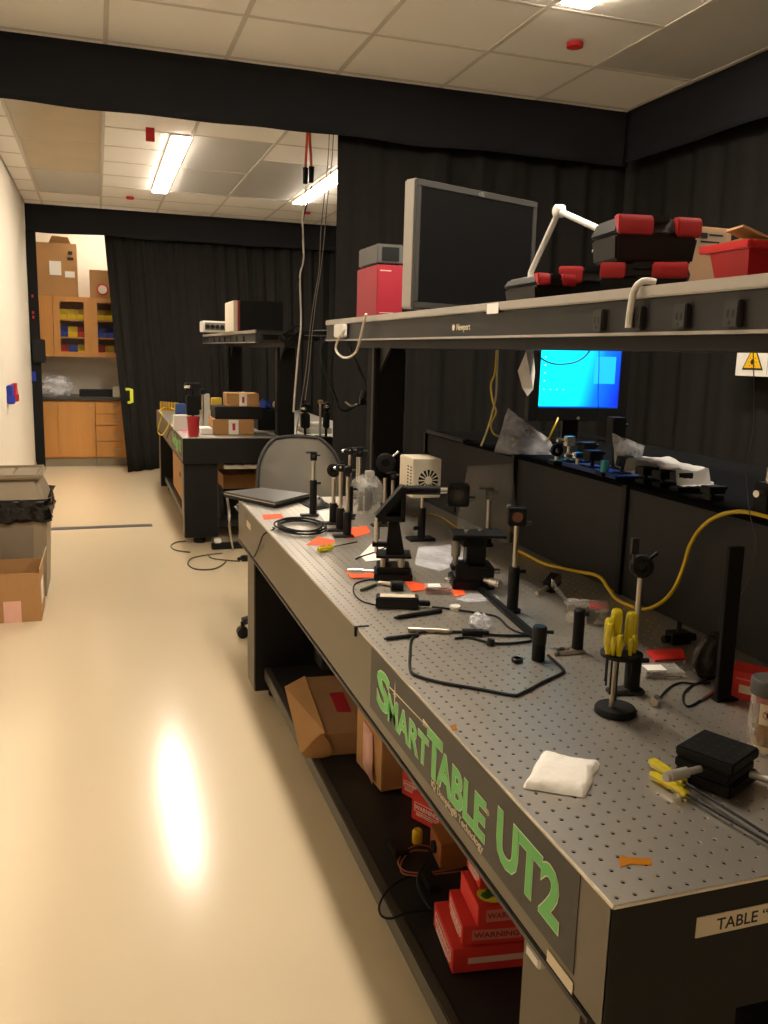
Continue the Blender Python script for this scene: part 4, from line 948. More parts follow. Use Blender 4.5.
# folded white wipe
c = [tt(523,789), tt(585,799), tt(600,765), tt(541,755)]
def wipe():
    mb = MB()
    def top(u, v):
        p = c[0].lerp(c[1], u).lerp(c[3].lerp(c[2], u), v); e = min(u, v, 1-u, 1-v)
        p.z = T+.0015 + (.013 + .004*noise.noise((u*3, v*3, 1)) + .002*noise.noise((u*9, v*9, 4)))*min(1, e*9)**.5
        p.x += .004*noise.noise((u*4, v*4, 8)); p.y += .004*noise.noise((u*4, v*4, 18))
        return p
    mb.grid(top, 24, 24)
    return obj('folded_wipe', mb, M('wipe_white', (250,246,238), .9, 0, .02, 10, bump=.2, bscale=120), label='folded white wipe lying near the front of the table', cat='wipe', recalc=False)
wipe()
# orange tape
P0 = [tt(618,860), tt(622,856), tt(628,858), tt(651,859), tt(652,866), tt(630,864.5), tt(620,868)]
paper('orange_tape', 'small amber tape strip near the front edge of the table', [Vector((p.x, p.y, T+.0006)) for p in P0], (0,0,1), M('amber_tape', (196,124,20), .35, 0, .2, 60, alpha=.8), 'tape', .0006)
P0 = [tt(450,726), tt(456,726), tt(457,730), tt(452,731)]
paper('orange_tape', 'tiny amber tape scrap on the long table edge', [Vector((p.x, p.y, T+.0006)) for p in P0], (0,0,1), MATS['amber_tape'], 'tape', .0006)
# orange notes
for pix, lb in [([(262,515),(281,514),(284,518),(264,520)], 'small orange paper note near the laptop'), ([(326,513),(345,513),(353,518),(332,520)], 'orange paper note behind the posts'), ([(345,529),(366,526),(371,533),(350,539),(345,538)], 'orange folded note right of the front steel post'), ([(306,545),(318,537),(336,541),(329,546)], 'orange folded note beside the yellow screwdriver'),
                ([(345,571),(376,571),(380,577),(352,579)], 'orange note under the horizontal micrometer'), ([(403,580),(427,585),(428,590),(412,592)], 'orange note in front of the triangular mirror stage'), ([(449,588),(462,589),(466,595),(455,597)], 'orange note beside the clear case'), ([(646,652),(682,650),(686,660),(655,662)], 'red-orange packet at the foot of the enclosure')]:
    paper('paper_note', lb, [Vector((tt(*p).x, tt(*p).y, T+.0007)) for p in pix], (0,0,1), ORANGE if 'red' not in lb else M('red_packet', (214,44,34), .6), 'note', .0009 if 'red' not in lb else .004)
for pix, lb in [([(360,556),(372,544),(388,548),(384,560),(366,562)], 'white paper sheet beneath the vertical micrometer'), ([(318,512),(338,509),(345,516),(325,522)], 'white card behind the clamp post'), ([(455,600),(470,594),(498,596),(497,601),(470,603)], 'crumpled white wrapper beside the clear case'), ([(418,548),(450,545),(470,560),(440,572),(415,565)], 'clear plastic sleeve lying behind the mirror stage')]:
    paper('paper_sheet', lb, [Vector((tt(*p).x, tt(*p).y, T+.0012)) for p in pix], (0,0,1), WHITE if 'clear' not in lb else BAG, 'paper', .0008)
# clear cases
def clearcase(label, base, wd, dp, h, rz, inside):
    P = tt(*base); t = thing('clear_case', label, 'case', (P.x, P.y, T))
    m = MB(); m.M = xform((P.x, P.y, T), rz); m.box(-wd/2, wd/2, -dp/2, dp/2, .0008, h); obj('case', m, CLEAR, t, .002)
    m = MB(); m.M = xform((P.x, P.y, T), rz); m.box(-wd/2+.004, wd/2-.004, -dp/2+.004, dp/2-.004, .002, h*.35); obj('insert', m, inside, t)
    m = MB(); m.M = xform((P.x, P.y, T), rz); m.box(-wd/2+.008, wd*.08, -dp/2+.010, dp/2-.010, h+.0003, h+.0012); obj('paper_label', m, WHITE, t)
clearcase('flat clear case with white label by the orange note', (438,592), .075, .055, .018, -.25, M('brown_foam', (120,60,44), .7))
clearcase('flat clear case behind the screwdriver stand', (660,675), .085, .05, .016, -.2, M('grey_foam', (110,104,96), .7))
P = tt(586, 622); t = thing('clear_case', 'upright clear plastic case with red strip behind the black post', 'case', (P.x, P.y, T))
m = MB(); m.M = xform((P.x, P.y, T), -.5); m.box(-.05,.05,-.03,.03,.0008,.05); obj('case', m, CLEAR, t, .002)
m = MB(); m.M = xform((P.x, P.y, T), -.5); m.box(.005,.046,-.026,.026,.042,.047); obj('red_strip', m, RED, t)
m = MB(); m.M = xform((P.x, P.y, T), -.5); m.box(.0,.03,-.02,.02,.002,.035); obj('insert', m, BLK, t)
m = MB(); m.M = xform((P.x-.05, P.y+.02, T+.05), -.5, 0, .9); m.box(-.06,.0,-.03,.03,0,.003); obj('open_lid', m, CLEAR, t)
# bottle, white cap, black ring
P = tt(366, 513); h_ = zat(366, 470, P.y)-T
t = thing('clear_jar', 'round clear plastic jar with a pale square cap among the posts', 'jar', (P.x, P.y, T))
obj('jar_body', MB().lathe([(.066,.001),(.07,.008),(.07,h_*.55),(.062,h_*.72),(.04,h_*.86),(.02,h_*.9)], (P.x, P.y, T), 28), CLEAR, t)
obj('cap', MB().cb((P.x+.005, P.y-.02, T+h_*.93), (.034,.03,h_*.14)), M('cap_pale', (176,172,160), .4), t, .003)
obj('contents', MB().cyl((P.x+.01,P.y,T+.01),(P.x+.01,P.y,T+h_*.6),.018,n=14).cyl((P.x-.025,P.y,T+.01),(P.x-.025,P.y,T+h_*.5),.012,n=14), DGREY, t)
P = tt(455, 610); obj('white_disc', MB().lathe([(.013,0),(.014,.002),(.014,.010),(.012,.012)], (P.x, P.y, T+.0005), 24), WPLAS, label='small round white cap lying by the power brick cable', cat='cap')
P = tt(517, 662); obj('black_disc', MB().lathe([(.012,0),(.0125,.008),(.011,.009),(.008,.009),(.008,.003)], (P.x, P.y, T+.0005), 24), BLKP, label='round black cap lying beside the stubby post holder', cat='cap')
P = tt(458, 577); obj('black_ring', MB().tube([(P.x+.013*math.cos(a_*PI/4), P.y+.013*math.sin(a_*PI/4), T+.003) for a_ in range(8)], .002, 6, 3, True), BLKP, label='thin black o-ring lying behind the orange note', cat='ring')
crumple('plastic_bag', 'small crumpled clear bag beside the cable loop', tt(480,628)+Vector((0,0,.016)), .022, BAG, 5, 1.2, 1.2, .8, floor=T+.001)
# thin plastic sheet draped between the stages
bagsheet('plastic_sheet', 'large thin clear plastic sheet hanging behind the flat-top stage', [(468,466),(512,464),(520,548),(456,530)], 1.78, BAG2, 14, n=14, bulge=.03, cat='plastic sheet', zmin=T+.002)
# power brick and cables
P = tt(397, 607); t = thing('power_brick', 'black power brick with white label on the table', 'power brick', (P.x, P.y, T)); rz = -.32
m = MB(); m.M = xform((P.x, P.y, T), rz); m.box(-.055,.055,-.022,.022,.0006,.030); obj('case', m, BLKP, t, .003)
m = MB(); m.M = xform((P.x, P.y, T), rz); m.box(-.044,.045,-.014,.015,.0302,.0308); obj('label', m, CREAM, t)
m = MB(); m.M = xform((P.x, P.y, T), rz); m.box(.055,.085,-.008,.008,.006,.018); obj('strain_relief', m, RUB, t, .002)
def tz(pts, h=.003): return [Vector((tt(*p).x, tt(*p).y, T+(p[2] if len(p) > 2 else h))) if len(p) < 3 else Vector((*tt(p[0], p[1]).xy, T+p[2])) for p in pts]
def cable(label, pts, r=.0025, mat=RUB, h=None, name='cable', closed=False):
    return obj(name, MB().tube(tz(pts, (h or r+.0006)), r, 7, 5, closed), mat, label=label, cat='cable')
cable('black cable running from the power brick toward the rail', [(432,608),(450,610),(478,614),(497,618),(508,628),(520,634),(534,635)])
cable('black cable forming a wide angular loop near the table edge', [(536,637),(500,637),(470,634),(440,633),(420,634),(412,640),(410,655),(410,670),(416,677),(440,684),(480,691),(512,697),(522,695),(545,683),(562,675),(563,671),(556,664),(548,657)], .0032)
cable('second black cable beneath the wide angular loop', [(535,642),(510,645),(488,644),(470,639),(455,640)], .003)
cable('thin black cable curling from the left of the power brick', [(376,606),(362,602),(354,594),(355,585),(366,581),(376,580)], .002)
cable('thin black cable under the mirror stage column', [(356,560),(360,558),(375,553),(386,548)], .0025)
# connectors on the loop
A = tt(471,636); obj('inline_plug', MB().cyl((A.x-.02,A.y+.006,T+.009),(A.x+.025,A.y-.006,T+.009),.0085,n=12).cyl((A.x+.025,A.y-.006,T+.009),(A.x+.04,A.y-.01,T+.008),.005,n=10), BLKP, label='black inline plug on the angular cable loop', cat='plug')
A = tt(490,645); obj('round_plug', MB().cyl((A.x,A.y,T+.0006),(A.x+.003,A.y,T+.014),.010,.008,n=14), BLKP, label='round black plug by the angular cable loop', cat='plug')
# pens and rods
def rod(name, label, a, b, r, mat, cat, tip=None):
    A, B = tt(*a), tt(*b); A.z = B.z = T+r+.0006; d = (B-A)
    mb = MB().cyl(A, A+d*.92, r, n=12).cyl(A+d*.92, B, r*.9, r*.4, n=12); 
    return obj(name, mb, mat, label=label, cat=cat)
rod('black_marker', 'black marker pen lying by the power brick', (441,613), (394,620), .0055, BLKP, 'pen')
rod('black_marker', 'dark pen lying nearest the table edge', (418,637), (384,641), .0045, BLKP, 'pen')
rod('silver_rod', 'short silver rod lying across the dark pen', (408,632), (452,634), .006, STEEL, 'rod')
rod('silver_connector', 'silver barrel connector beside the mirror stage', (379,585), (393,587), .006, STEEL, 'connector')
rod('green_adapter', 'dark green cable sleeve by the power brick', (361,592), (377,586), .0045, M('dark_green_sleeve', (52,66,40), .5), 'sleeve')
A = tt(395, 590); obj('black_coupler', MB().cyl((A.x-.012,A.y,T+.014),(A.x+.02,A.y-.006,T+.014),.0135,n=16), BLK, label='short black coupler in front of the mirror stage', cat='coupler')
# coiled black cable by the laptop
P = tt(300, 529); mb = MB(); pts = []
for k in range(60):
    a_ = k*2*PI/12; rr_ = .085 + .012*math.sin(k*.7); pts.append((P.x+rr_*math.cos(a_)*.95, P.y+rr_*1.5*math.sin(a_), T+.004+.0006*k*.5))
obj('cable_coil', mb.tube(pts, .0032, 6, 2), RUB, label='coiled black cable lying on the far end of the table', cat='cable')
q = [tt(273,529), tt(268,531)]
pts = [Vector((q[0].x, q[0].y, T+.006)), Vector((.02, q[1].y, T+.006))] + [at(a_, b_, x=-.009) for a_, b_ in [(264,534),(261,541),(258,549),(254,557)]]
obj('trailing_cable', MB().tube(pts, .003, 6), RUB, label='black cable trailing over the table edge from the coil', cat='cable')
# laptop, mouse
P = tt(270, 500); z_ = T+.012
c4 = [at(224,491,z=T+.03), at(275,501.5,z=T+.03), at(310,493,z=T+.03), at(262,487,z=T+.03)]
t = thing('laptop', 'closed dark laptop overhanging the far corner of the near table', 'laptop', ((c4[0].x+c4[2].x)/2, (c4[0].y+c4[2].y)/2, T))
def slab(c4, z0, z1):
    return MB().add([(p.x,p.y,z0) for p in c4]+[(p.x,p.y,z1) for p in c4], [(3,2,1,0),(4,5,6,7),(0,1,5,4),(1,2,6,5),(2,3,7,6),(3,0,4,7)])
obj('base', slab(c4, T+.001, T+.017), BLKP, t, .003)
obj('lid', slab(c4, T+.019, T+.028), M('laptop_lid', (92,88,82), .3, .3), t, .002)
obj('lid_trim', slab([p+(p-sum(c4, Vector())/4)*.004 for p in c4], T+.017, T+.020), SILV, t)
c5 = [tt(299,503), tt(314,511), tt(334,507), tt(318,499)]
obj('mouse_pad', slab(c5, T+.0006, T+.004), BLKM, None, .001, label='dark mouse pad beside the laptop', cat='mouse pad')
P = tt(317, 505)
t = thing('computer_mouse', 'black and silver computer mouse on the dark pad', 'mouse', (P.x, P.y, T+.004))
def mouse(u, v):
    th = 2*PI*u; r_ = math.sin(v*PI/2); return Vector((P.x+.032*r_*math.cos(th), P.y+.055*r_*math.sin(th), T+.0045+.034*math.cos(v*PI/2)))
obj('shell', MB().grid(mouse, 20, 8), M('mouse_grey', (96,92,86), .3), t)
obj('wheel', MB().lathe([(.006,-.003),(.007,-.002),(.007,.002),(.006,.003)], (P.x, P.y-.03, T+.032), 12, 'x'), BLKP, t)
# right-hand objects: tall black plate, dark disc, red box, jar, connectors
A = tt(722, 700); zt_ = zat(732, 547, A.y); xt = at(736, 547, y=A.y).x
t = thing('black_bar', 'tall flat black bar standing on the table near the red box', 'bar', (A.x, A.y, T))
w2 = (at(742,620,y=A.y).x-at(722,620,y=A.y).x)*.5*.72
m = MB().add([(A.x-w2,A.y-.005,T+.0006),(A.x+w2,A.y-.005,T+.0006),(A.x+w2,A.y+.005,T+.0006),(A.x-w2,A.y+.005,T+.0006),(xt-w2,A.y-.005,zt_),(xt+w2,A.y-.005,zt_),(xt+w2,A.y+.005,zt_),(xt-w2,A.y+.005,zt_)], [(3,2,1,0),(4,5,6,7),(0,1,5,4),(1,2,6,5),(2,3,7,6),(3,0,4,7)])
obj('bar', m, BLKM, t, .001)
obj('foot_plate', MB().box(A.x-.02, A.x+.03, A.y-.012, A.y+.012, T+.0006, T+.004), BLK, t, .001)
P = at(708, 664, y=A.y+.11)
t = thing('dark_dish', 'round dark translucent dish leaning behind the tall black bar', 'dish', (P.x, P.y, T))
rr_ = .052; m = MB(); m.M = xform((P.x, P.y, T+rr_*.97), .2, .12); m.lathe([(.0,.0),(rr_*.97,.0),(rr_,-.004),(rr_,-.012),(rr_-.003,-.012),(rr_-.004,-.005),(.0,-.003)], n=36, axis='y', cap=False)
obj('dish', m, film('smoked_plastic', (40,38,36), .2, .6), t, recalc=False)
a_ = at(732, 704, z=T); y = a_.y+.04
P1, P2 = tt(733,700), tt(757,707)
t = thing('red_carton', 'red carton with a pale label behind the plastic jar', 'box', (P1.x+.05, P1.y+.02, T)); ang = -.95
XF = xform((P1.x, P1.y+.02, T), ang)
obj('carton', MX().box(0,.085,0,.06,.0006,.056), REDBOX, t, .001)
obj('label', MX().box(.022,.062,-.0008,.001,.014,.030), CREAM, t)
obj('printed_mark', MX().box(.014,.05,-.0006,.001,.040,.043), M('pink_print', (230,120,110), .7), t)
P = tt(763, 750); h_ = zat(763, 692, P.y)-T; hl = zat(763, 679, P.y)-T
t = thing('plastic_jar', 'clear plastic jar with ribbed grey lid at the right edge of the table', 'jar', (P.x, P.y, T))
obj('jar_body', MB().lathe([(.026,.001),(.028,.004),(.028,h_-.006),(.025,h_)], (P.x, P.y, T), 32), CLEAR, t)
mb = MB(); vs = []
n_ = 60
prof = [(.0295,h_-.004),(.0295,hl-.003),(.027,hl)]
for r_, z_ in prof: vs += [((r_+(.0008 if k % 2 else 0))*math.cos(2*PI*k/n_)+P.x, (r_+(.0008 if k % 2 else 0))*math.sin(2*PI*k/n_)+P.y, z_+T) for k in range(n_)]
mb.add(vs, [(i*n_+k, i*n_+(k+1) % n_, (i+1)*n_+(k+1) % n_, (i+1)*n_+k) for i in range(2) for k in range(n_)] + [tuple(range(2*n_, 3*n_)), tuple(reversed(range(n_)))])
obj('ribbed_lid', mb, M('lid_grey', (72,70,68), .5), t)
obj('contents', MB().cyl((P.x+.004,P.y,T+.003),(P.x+.004,P.y,T+h_*.45),.018,n=16), M('brass_bits', (150,104,40), .4, .6), t)
lc = MB()
for k in range(5):
    pass
def arc(a0, a1, z0, z1, r, n=10):
    m = MB(); vs = []
    for i in range(n+1):
        a_ = a0+(a1-a0)*i/n
        for z_ in (z0, z1): vs.append((P.x+r*math.cos(a_), P.y+r*math.sin(a_), z_))
    return m.add(vs, [(2*i, 2*i+2, 2*i+3, 2*i+1) for i in range(n)])
lbm = obj('warning_label', arc(-2.75, -1.7, T+h_*.52, T+h_*.86, .0285), CREAM, t, recalc=False)
ac = -2.3; rc = MB()
for i in range(24):
    a0 = 2*PI*i/24; a1 = 2*PI*(i+1)/24
    def cp(r_, a_): 
        u = ac + r_*math.cos(a_)/.0289; return (P.x+.0289*math.cos(u), P.y+.0289*math.sin(u), T+h_*.69+r_*math.sin(a_))
    rc.add([cp(.0075,a0), cp(.0075,a1), cp(.0062,a1), cp(.0062,a0)], [(0,1,2,3)])
obj('prohibition_ring', rc, M('ring_red', (206,50,50), .6), lbm, recalc=False)
rc = MB(); rc.add([cp(.0066, 2.5), cp(.0066, 2.2), cp(.0066, -.64), cp(.0066, -.94)], [(0,1,2,3)]); obj('prohibition_bar', rc, MATS['ring_red'], lbm, recalc=False)
rc = MB(); rc.add([cp(.005, 1.9), cp(.005, 1.2), cp(.005, -1.2), cp(.005, -1.9)], [(0,1,2,3)]); obj('pictogram', rc, BLACKINK, lbm, recalc=False)
obj('lower_band', arc(-2.9, -1.4, T+h_*.06, T+h_*.16, .0285), CREAM, t, recalc=False)
# connectors and their cables
A = tt(653, 707); obj('steel_nut', MB().cyl((A.x,A.y,T+.0095),(A.x+.012,A.y+.012,T+.0095),.009,n=6).cyl((A.x+.012,A.y+.012,T+.0095),(A.x+.022,A.y+.02,T+.0085),.006,n=12), SILV, label='small steel connector with a cable lying right of the screwdriver stand', cat='connector')
cable('thin black cable from the steel connector toward the tall bar', [(660,699),(668,690),(680,684),(695,685),(710,684)], .0022)
cable('thin black cable curving into the silver plug', [(722,676),(705,682),(690,688),(683,697),(685,706),(691,707),(703,700)], .0022)
rod('silver_plug', 'silver barrel plug beside the tall black bar', (716,691), (700,702), .0038, STEEL, 'plug')
P = at(678, 637, z=T+.015); obj('black_clamp', MB().cb((P.x,P.y,T+.015),(.05,.03,.028)).cyl((P.x-.04,P.y,T+.012),(P.x+.045,P.y,T+.012),.009,n=12).cyl((P.x,P.y,T+.02),(P.x,P.y,T+.05),.006,n=10), BLK, label='small black clamp in the shadow at the enclosure foot', cat='clamp')
# yellow cable across the enclosure front
yc = [at(a_, b_, x=.745) for a_, b_ in [(515,559),(530,563),(545,567),(575,571),(598,576),(608,588),(616,600),(630,608)]] + [at(a_, b_, x=.765) for a_, b_ in [(645,611),(662,602),(675,587),(684,565),(690,545),(702,527),(718,516)]] + [at(740,511.5,x=.77), at(768,517,x=.775), at(800,528,x=.775)]
yc = [Vector((p.x, p.y, max(p.z, T+.006))) for p in yc]
obj('yellow_cable', MB().tube(yc, .0048, 8, 5), YELC, label='thick yellow cable looping up over the black enclosure front', cat='cable')
cable('thin yellow fibre lying behind the mirror stage', [(412,516),(425,514),(440,517),(452,525),(462,531)], .0025, YELC)
pts = [at(a_, b_, x=.765) for a_, b_ in [(753,345),(754,420),(747,465),(748,495),(750,515),(756,540),(752,570),(744,590),(731,604),(727,612),(733,625)]]
obj('thin_wire', MB().tube(pts, .0011, 5), M('grey_wire', (70,66,62), .5), label='thin dark wire hanging down over the enclosure at the right', cat='wire')
# small optics standing on the lid
def lidmount(label, px, py, h, kind, xp=.86, yy=None):
    P = at(px, py, z=LZ)
    t = thing('small_mount', label, 'optic mount', (P.x, P.y, LZ), 'small optics on the enclosure lid')
    obj('base', MB().box(P.x-.02, P.x+.02, P.y-.02, P.y+.02, LZ+.0005, LZ+.012), BLK, t, .002)
    obj('rod', MB().cyl((P.x,P.y,LZ+.012),(P.x,P.y,LZ+h*.6),.006,n=10), STEEL if kind != 'k' else BLK, t)
    if kind == 'r':
        m = MB(); m.lathe([(.008,-.006),(.02,-.006),(.02,.006),(.008,.006),(.008,-.006)], (P.x, P.y, LZ+h*.8), 20, 'y', cap=False); obj('ring', m, BLK, t)
    elif kind == 's': obj('silver_head', MB().cb((P.x,P.y,LZ+h*.78),(.03,.024,h*.35)).cyl((P.x-.02,P.y,LZ+h*.8),(P.x-.045,P.y,LZ+h*.8),.007,n=10), SILV, t, .002)
    elif kind == 't': obj('teal_body', MB().cyl((P.x,P.y,LZ+.012),(P.x,P.y,LZ+h),.012,n=12), M('teal_plastic', (40,140,140), .4), t)
    else: obj('black_head', MB().cb((P.x,P.y,LZ+h*.75),(.045,.04,h*.5)).cyl((P.x+.02,P.y,LZ+h*.85),(P.x+.04,P.y,LZ+h*.85),.006,n=10), BLK, t, .003)
lidmount('small black ring mount beside the plastic bag under the blue monitor', 556, 464, .055, 'r')
lidmount('small silver-topped mount under the blue monitor', 568, 463, .09, 's')
lidmount('short silver mount right of the silver-topped one', 577, 468, .05, 's')
lidmount('black mount below the centre of the blue monitor', 592, 470, .06, 'k')
lidmount('small teal bottle-like part on the enclosure lid', 604, 476, .045, 't')
lidmount('black mount left of the second plastic bag', 613, 470, .16, 'k')
lidmount('black optic block behind the teal part', 586, 464, .07, 'k')
lidmount('low black optic right of the teal part', 622, 476, .06, 'k')
lidmount('black optic under the left of the whitish sheet', 645, 483, .045, 'k')
lidmount('black optic under the middle of the whitish sheet', 662, 487, .045, 'k')
lidmount('black optic under the right of the whitish sheet', 680, 491, .05, 'k')
lidmount('small dark knob mount right of the whitish sheet', 712, 500, .035, 'k')
P = at(764, 512, z=LZ)
t = thing('camera_mount', 'black camera mount with a silver knob at the right edge on the lid', 'optic mount', (P.x, P.y, LZ))
obj('body', MB().cb((P.x+.01,P.y,LZ+.034),(.05,.05,.066)), BLK, t, .004)
obj('silver_knob', MB().cyl((P.x-.02,P.y-.01,LZ+.045),(P.x-.04,P.y-.014,LZ+.045),.008,n=14), SILV, t)
obj('top_barrel', MB().cyl((P.x+.012,P.y,LZ+.067),(P.x+.012,P.y,LZ+.10),.013,n=16), SILV, t)
# yellow stick in the bag
A = at(549, 438, y=1.84); B = at(557, 421, y=1.84)
obj('fibre_tip', MB().tube([at(548,442,y=1.9), A, B, at(558,418,y=1.9)], .003, 6), YELC, label='short yellow fibre end above the plastic bag', cat='cable')

# ------------------------------------------------------------------ under the near table
LS = .152
def ls(px, py): return at(px, py, z=LS)
# open carton with a flap
B = Vector((.095, 1.735, LS)); zt_ = zat(340, 732, 1.735); rz_ = -.096
t = thing('cardboard_box', 'open cardboard box with red sticker and folded-out flap under the table', 'box', (B.x+.12, B.y+.25, LS))
XF = xform((B.x, B.y, 0), rz_); Ld = .50
obj('body', MX().box(0, .25, 0, Ld, LS+.001, zt_), M('cardboard_tan', (164,122,82), .85, 0, .08, 5, bump=.1, bscale=40), t, .003)
obj('side_flap', MX().quad((.002, 0, zt_+.002), (.002, Ld, zt_+.002), (-.078, Ld-.03, LS+.055), (-.074, .02, LS+.006), .004), CARD, t)
yp = B.y-.008
pl = [at(a_, b_, y=yp) for a_, b_ in [(321,733),(311,742),(302,752),(306,757.5),(320,758.5),(329,756),(333,750),(331,744)]]
obj('tuck_flap', MB().prism([(p.x, max(p.z, LS+.002)) for p in pl], 'y', yp-.004, yp), CARD, t, .001)
obj('red_sticker', MX().add([(.065,.16,zt_+.0012),(.115,.15,zt_+.0012),(.115,.33,zt_+.0012),(.065,.33,zt_+.0012)], [(0,1,2,3)]), M('sticker_crimson', (176,30,44), .6), t, recalc=False)
# tall carton with pink note
A = ls(381, 793); B = ls(356, 762)
t = thing('cardboard_box', 'tall brown cardboard box with a pink note under the table', 'box', (A.x+.12, A.y+.1, LS))
m = MB(); an = math.atan2(B.y-A.y, B.x-A.x)-PI/2; m.M = xform((A.x, A.y, LS), an); Ld = (B-A).length
m.box(0, .20, 0, Ld, .001, .36); obj('body', m, CARD, t, .003)
m = MB(); m.M = xform((A.x, A.y, LS), an); m.add([(-.012,.04,.01),(-.012,.12,.035),(-.003,.15,.17),(-.003,.07,.16)], [(0,1,2,3)]); obj('pink_note', m, M('pink_paper', (226,176,160), .8), t, recalc=False, thick=.0008)
# grey computer tower
A = ls(318, 672); t = thing('computer_tower', 'dark grey computer tower standing under the far end of the table', 'computer', (A.x+.0, A.y+.25, LS))
obj('case', MB().box(A.x+.015, A.x+.18, A.y, A.y+.32, LS+.001, T-TH-.07), M('tower_grey', (66,64,62), .45), t, .005)
obj('front_panel', MB().box(A.x+.022, A.x+.17, A.y-.005, A.y+.001, LS+.03, T-TH-.10), BLKP, t, .003)
A = at(294, 645, z=LS+.02)
obj('white_carton', MB().box(A.x-.02, A.x+.06, A.y-.02, A.y+.04, LS+.001, LS+.12).box(A.x-.018, A.x+.058, A.y-.018, A.y+.038, LS+.12, LS+.122), WHITE, None, .003, label='small white carton beside the computer tower under the table', cat='box')
# red warning boxes
def warnbox(label, x, y, z, wd, dp, h, rz, face='left', sz=.02):
    """x,y = near-left corner; left face looks to -x, front face to -y"""
    t = thing('red_carton', label, 'box', (x+wd/2, y+dp/2, z), 'red warning cartons under the table')
    XF = xform((x, y, z), rz)
    m = MB(); m.M = XF; m.box(0, wd, 0, dp, .0008, h); obj('carton', m, REDBOX, t, .0012)
    X = (XF.to_3x3() @ Vector((1,0,0))); Y = (XF.to_3x3() @ Vector((0,1,0)))
    whb = M('warning_white', (232,214,204), .7)
    if 'left' in face:
        m = MB(); m.M = XF; hz = sz*1.5; mid = h*.52; a_, b_ = dp*.10, dp*.90
        e = .0016
        m.box(-.0009, .0005, a_, b_, mid+hz/2-e, mid+hz/2).box(-.0009, .0005, a_, b_, mid-hz/2, mid-hz/2+e).box(-.0009, .0005, a_, a_+e, mid-hz/2, mid+hz/2).box(-.0009, .0005, b_-e, b_, mid-hz/2, mid+hz/2)
        fr = obj('label_frame', m, whb, t)
        O = XF @ Vector((-.0010, dp*.5, mid-sz*.34))
        text('lettering', 'WARNING', sz, whb, fr, O, -Y, (0,0,1), .0002, .0004, (dp*.74)/(sz*4.7), align='CENTER')
        m = MB(); m.M = XF; m.box(-.0009, .0005, dp*.16, dp*.84, mid-hz/2-.006, mid-hz/2-.004).box(-.0009, .0005, dp*.3, dp*.84, mid-hz/2-.011, mid-hz/2-.009); obj('small_print', m, whb, t)
    if 'front' in face:
        m = MB(); m.M = XF; hz = sz*1.5; mid = h*.5; a_, b_ = wd*.14, wd*.86
        m.box(a_, b_, -.0009, .0005, mid-hz/2, mid+hz/2); fr = obj('label_field', m, M('warning_band', (206,120,108), .7), t)
        O = XF @ Vector((wd*.5, -.0012, mid-sz*.34))
        text('lettering', 'WARNING', sz, M('warning_dark', (150,50,44), .7), fr, O, X, (0,0,1), .0002, .0005, (wd*.64)/(sz*4.7), align='CENTER')
    if 'band' in face:
        m = MB(); m.M = XF; m.box(wd*.16, wd*.90, -.0009, .0005, h*.36, h*.60); obj('label_band', m, M('warning_band2', (214,178,160), .7), t)
    if 'top' in face:
        m = MB(); m.M = XF; m.add([(wd*.36+.30*wd*math.cos(a_*PI/8), dp*.27+.24*dp*math.sin(a_*PI/8), h+.0012) for a_ in range(16)], [tuple(range(16))]); obj('yellow_oval', m, M('oval_yellow', (222,200,40), .6), t, recalc=False)
        m = MB(); m.M = XF
        for (u, v, r_) in [(.20,.24,.08),(.30,.30,.09),(.40,.25,.09),(.50,.30,.07),(.56,.22,.05)]:
            m.add([(wd*u+r_*wd*math.cos(a_*PI/5)*(1+.2*math.sin(a_*3)), dp*v+r_*dp*1.2*math.sin(a_*PI/5), h+.0019) for a_ in range(10)], [tuple(range(10))])
        obj('green_shape', m, M('shape_green', (58,120,48), .6), t, recalc=False)
    return t
A = ls(450, 974)
def cp_(cx_, cy_, z): return at(360+cx_/2.846, 640+cy_/2.846, z=z)
h1, h2, h3 = .058, .046, .050
A = cp_(262, 952, LS)
warnbox('bottom and widest red carton in the near stack under the table', A.x, A.y, LS, .21, .165, h1, -.13, 'left band', .020)
A = cp_(290, 872, LS+h1)
warnbox('second red carton from the bottom of the near stack', A.x, A.y, LS+h1+.001, .15, .13, h2, -.17, 'left front', .016)
A = cp_(334, 822, LS+h1+h2)
warnbox('third red carton with a green and yellow picture on its lid in the near stack', A.x, A.y, LS+h1+h2+.002, .13, .13, h3, -.12, 'front top', .018)
A = cp_(345, 733, LS+h1+h2+h3)
warnbox('topmost small red carton of the near stack against the table bottom', A.x+.005, A.y+.02, LS+h1+h2+h3+.004, .11, .09, .055, -.10, 'left', .015)
A = ls(441, 834)
warnbox('red carton lying behind the orange-brown block under the table', A.x, A.y, LS, .08, .112, .082, .47, 'left', .018)
A = ls(420, 803)
warnbox('farthest red carton beside the tall brown box under the table', A.x, A.y, LS, .055, .075, .075, .47, 'left', .013)
# orange-brown wooden block with cables
A = ls(440, 870); t = thing('wooden_block', 'orange-brown block with a dark socket under the table', 'block', (A.x+.05, A.y+.05, LS))
om = M('orange_brown', (150,88,40), .6)
XF = xform((A.x, A.y, LS), -.1)
obj('block', MX().box(0,.11,0,.10,.0008,.07), om, t, .002)
obj('socket', MX().cyl((0.001,.05,.035),(-.008,.05,.035),.016,n=16), BLKM, t)
A = ls(417, 843)
obj('yellow_stopper', MB().lathe([(.012,0),(.014,.003),(.014,.034),(.010,.040)], (A.x, A.y, LS+.0005), 18), M('yellow_cap_plastic', (224,180,20), .4), label='small yellow cap standing on the black lower shelf', cat='cap')
def lcab(label, pix, r, mat, h=.006): obj('cable', MB().tube([Vector((ls(*p).x, ls(*p).y, LS+r+.001+(h if 0 < i < len(pix)-1 else 0))) for i, p in enumerate(pix)], r, 7, 5), mat, label=label, cat='cable')
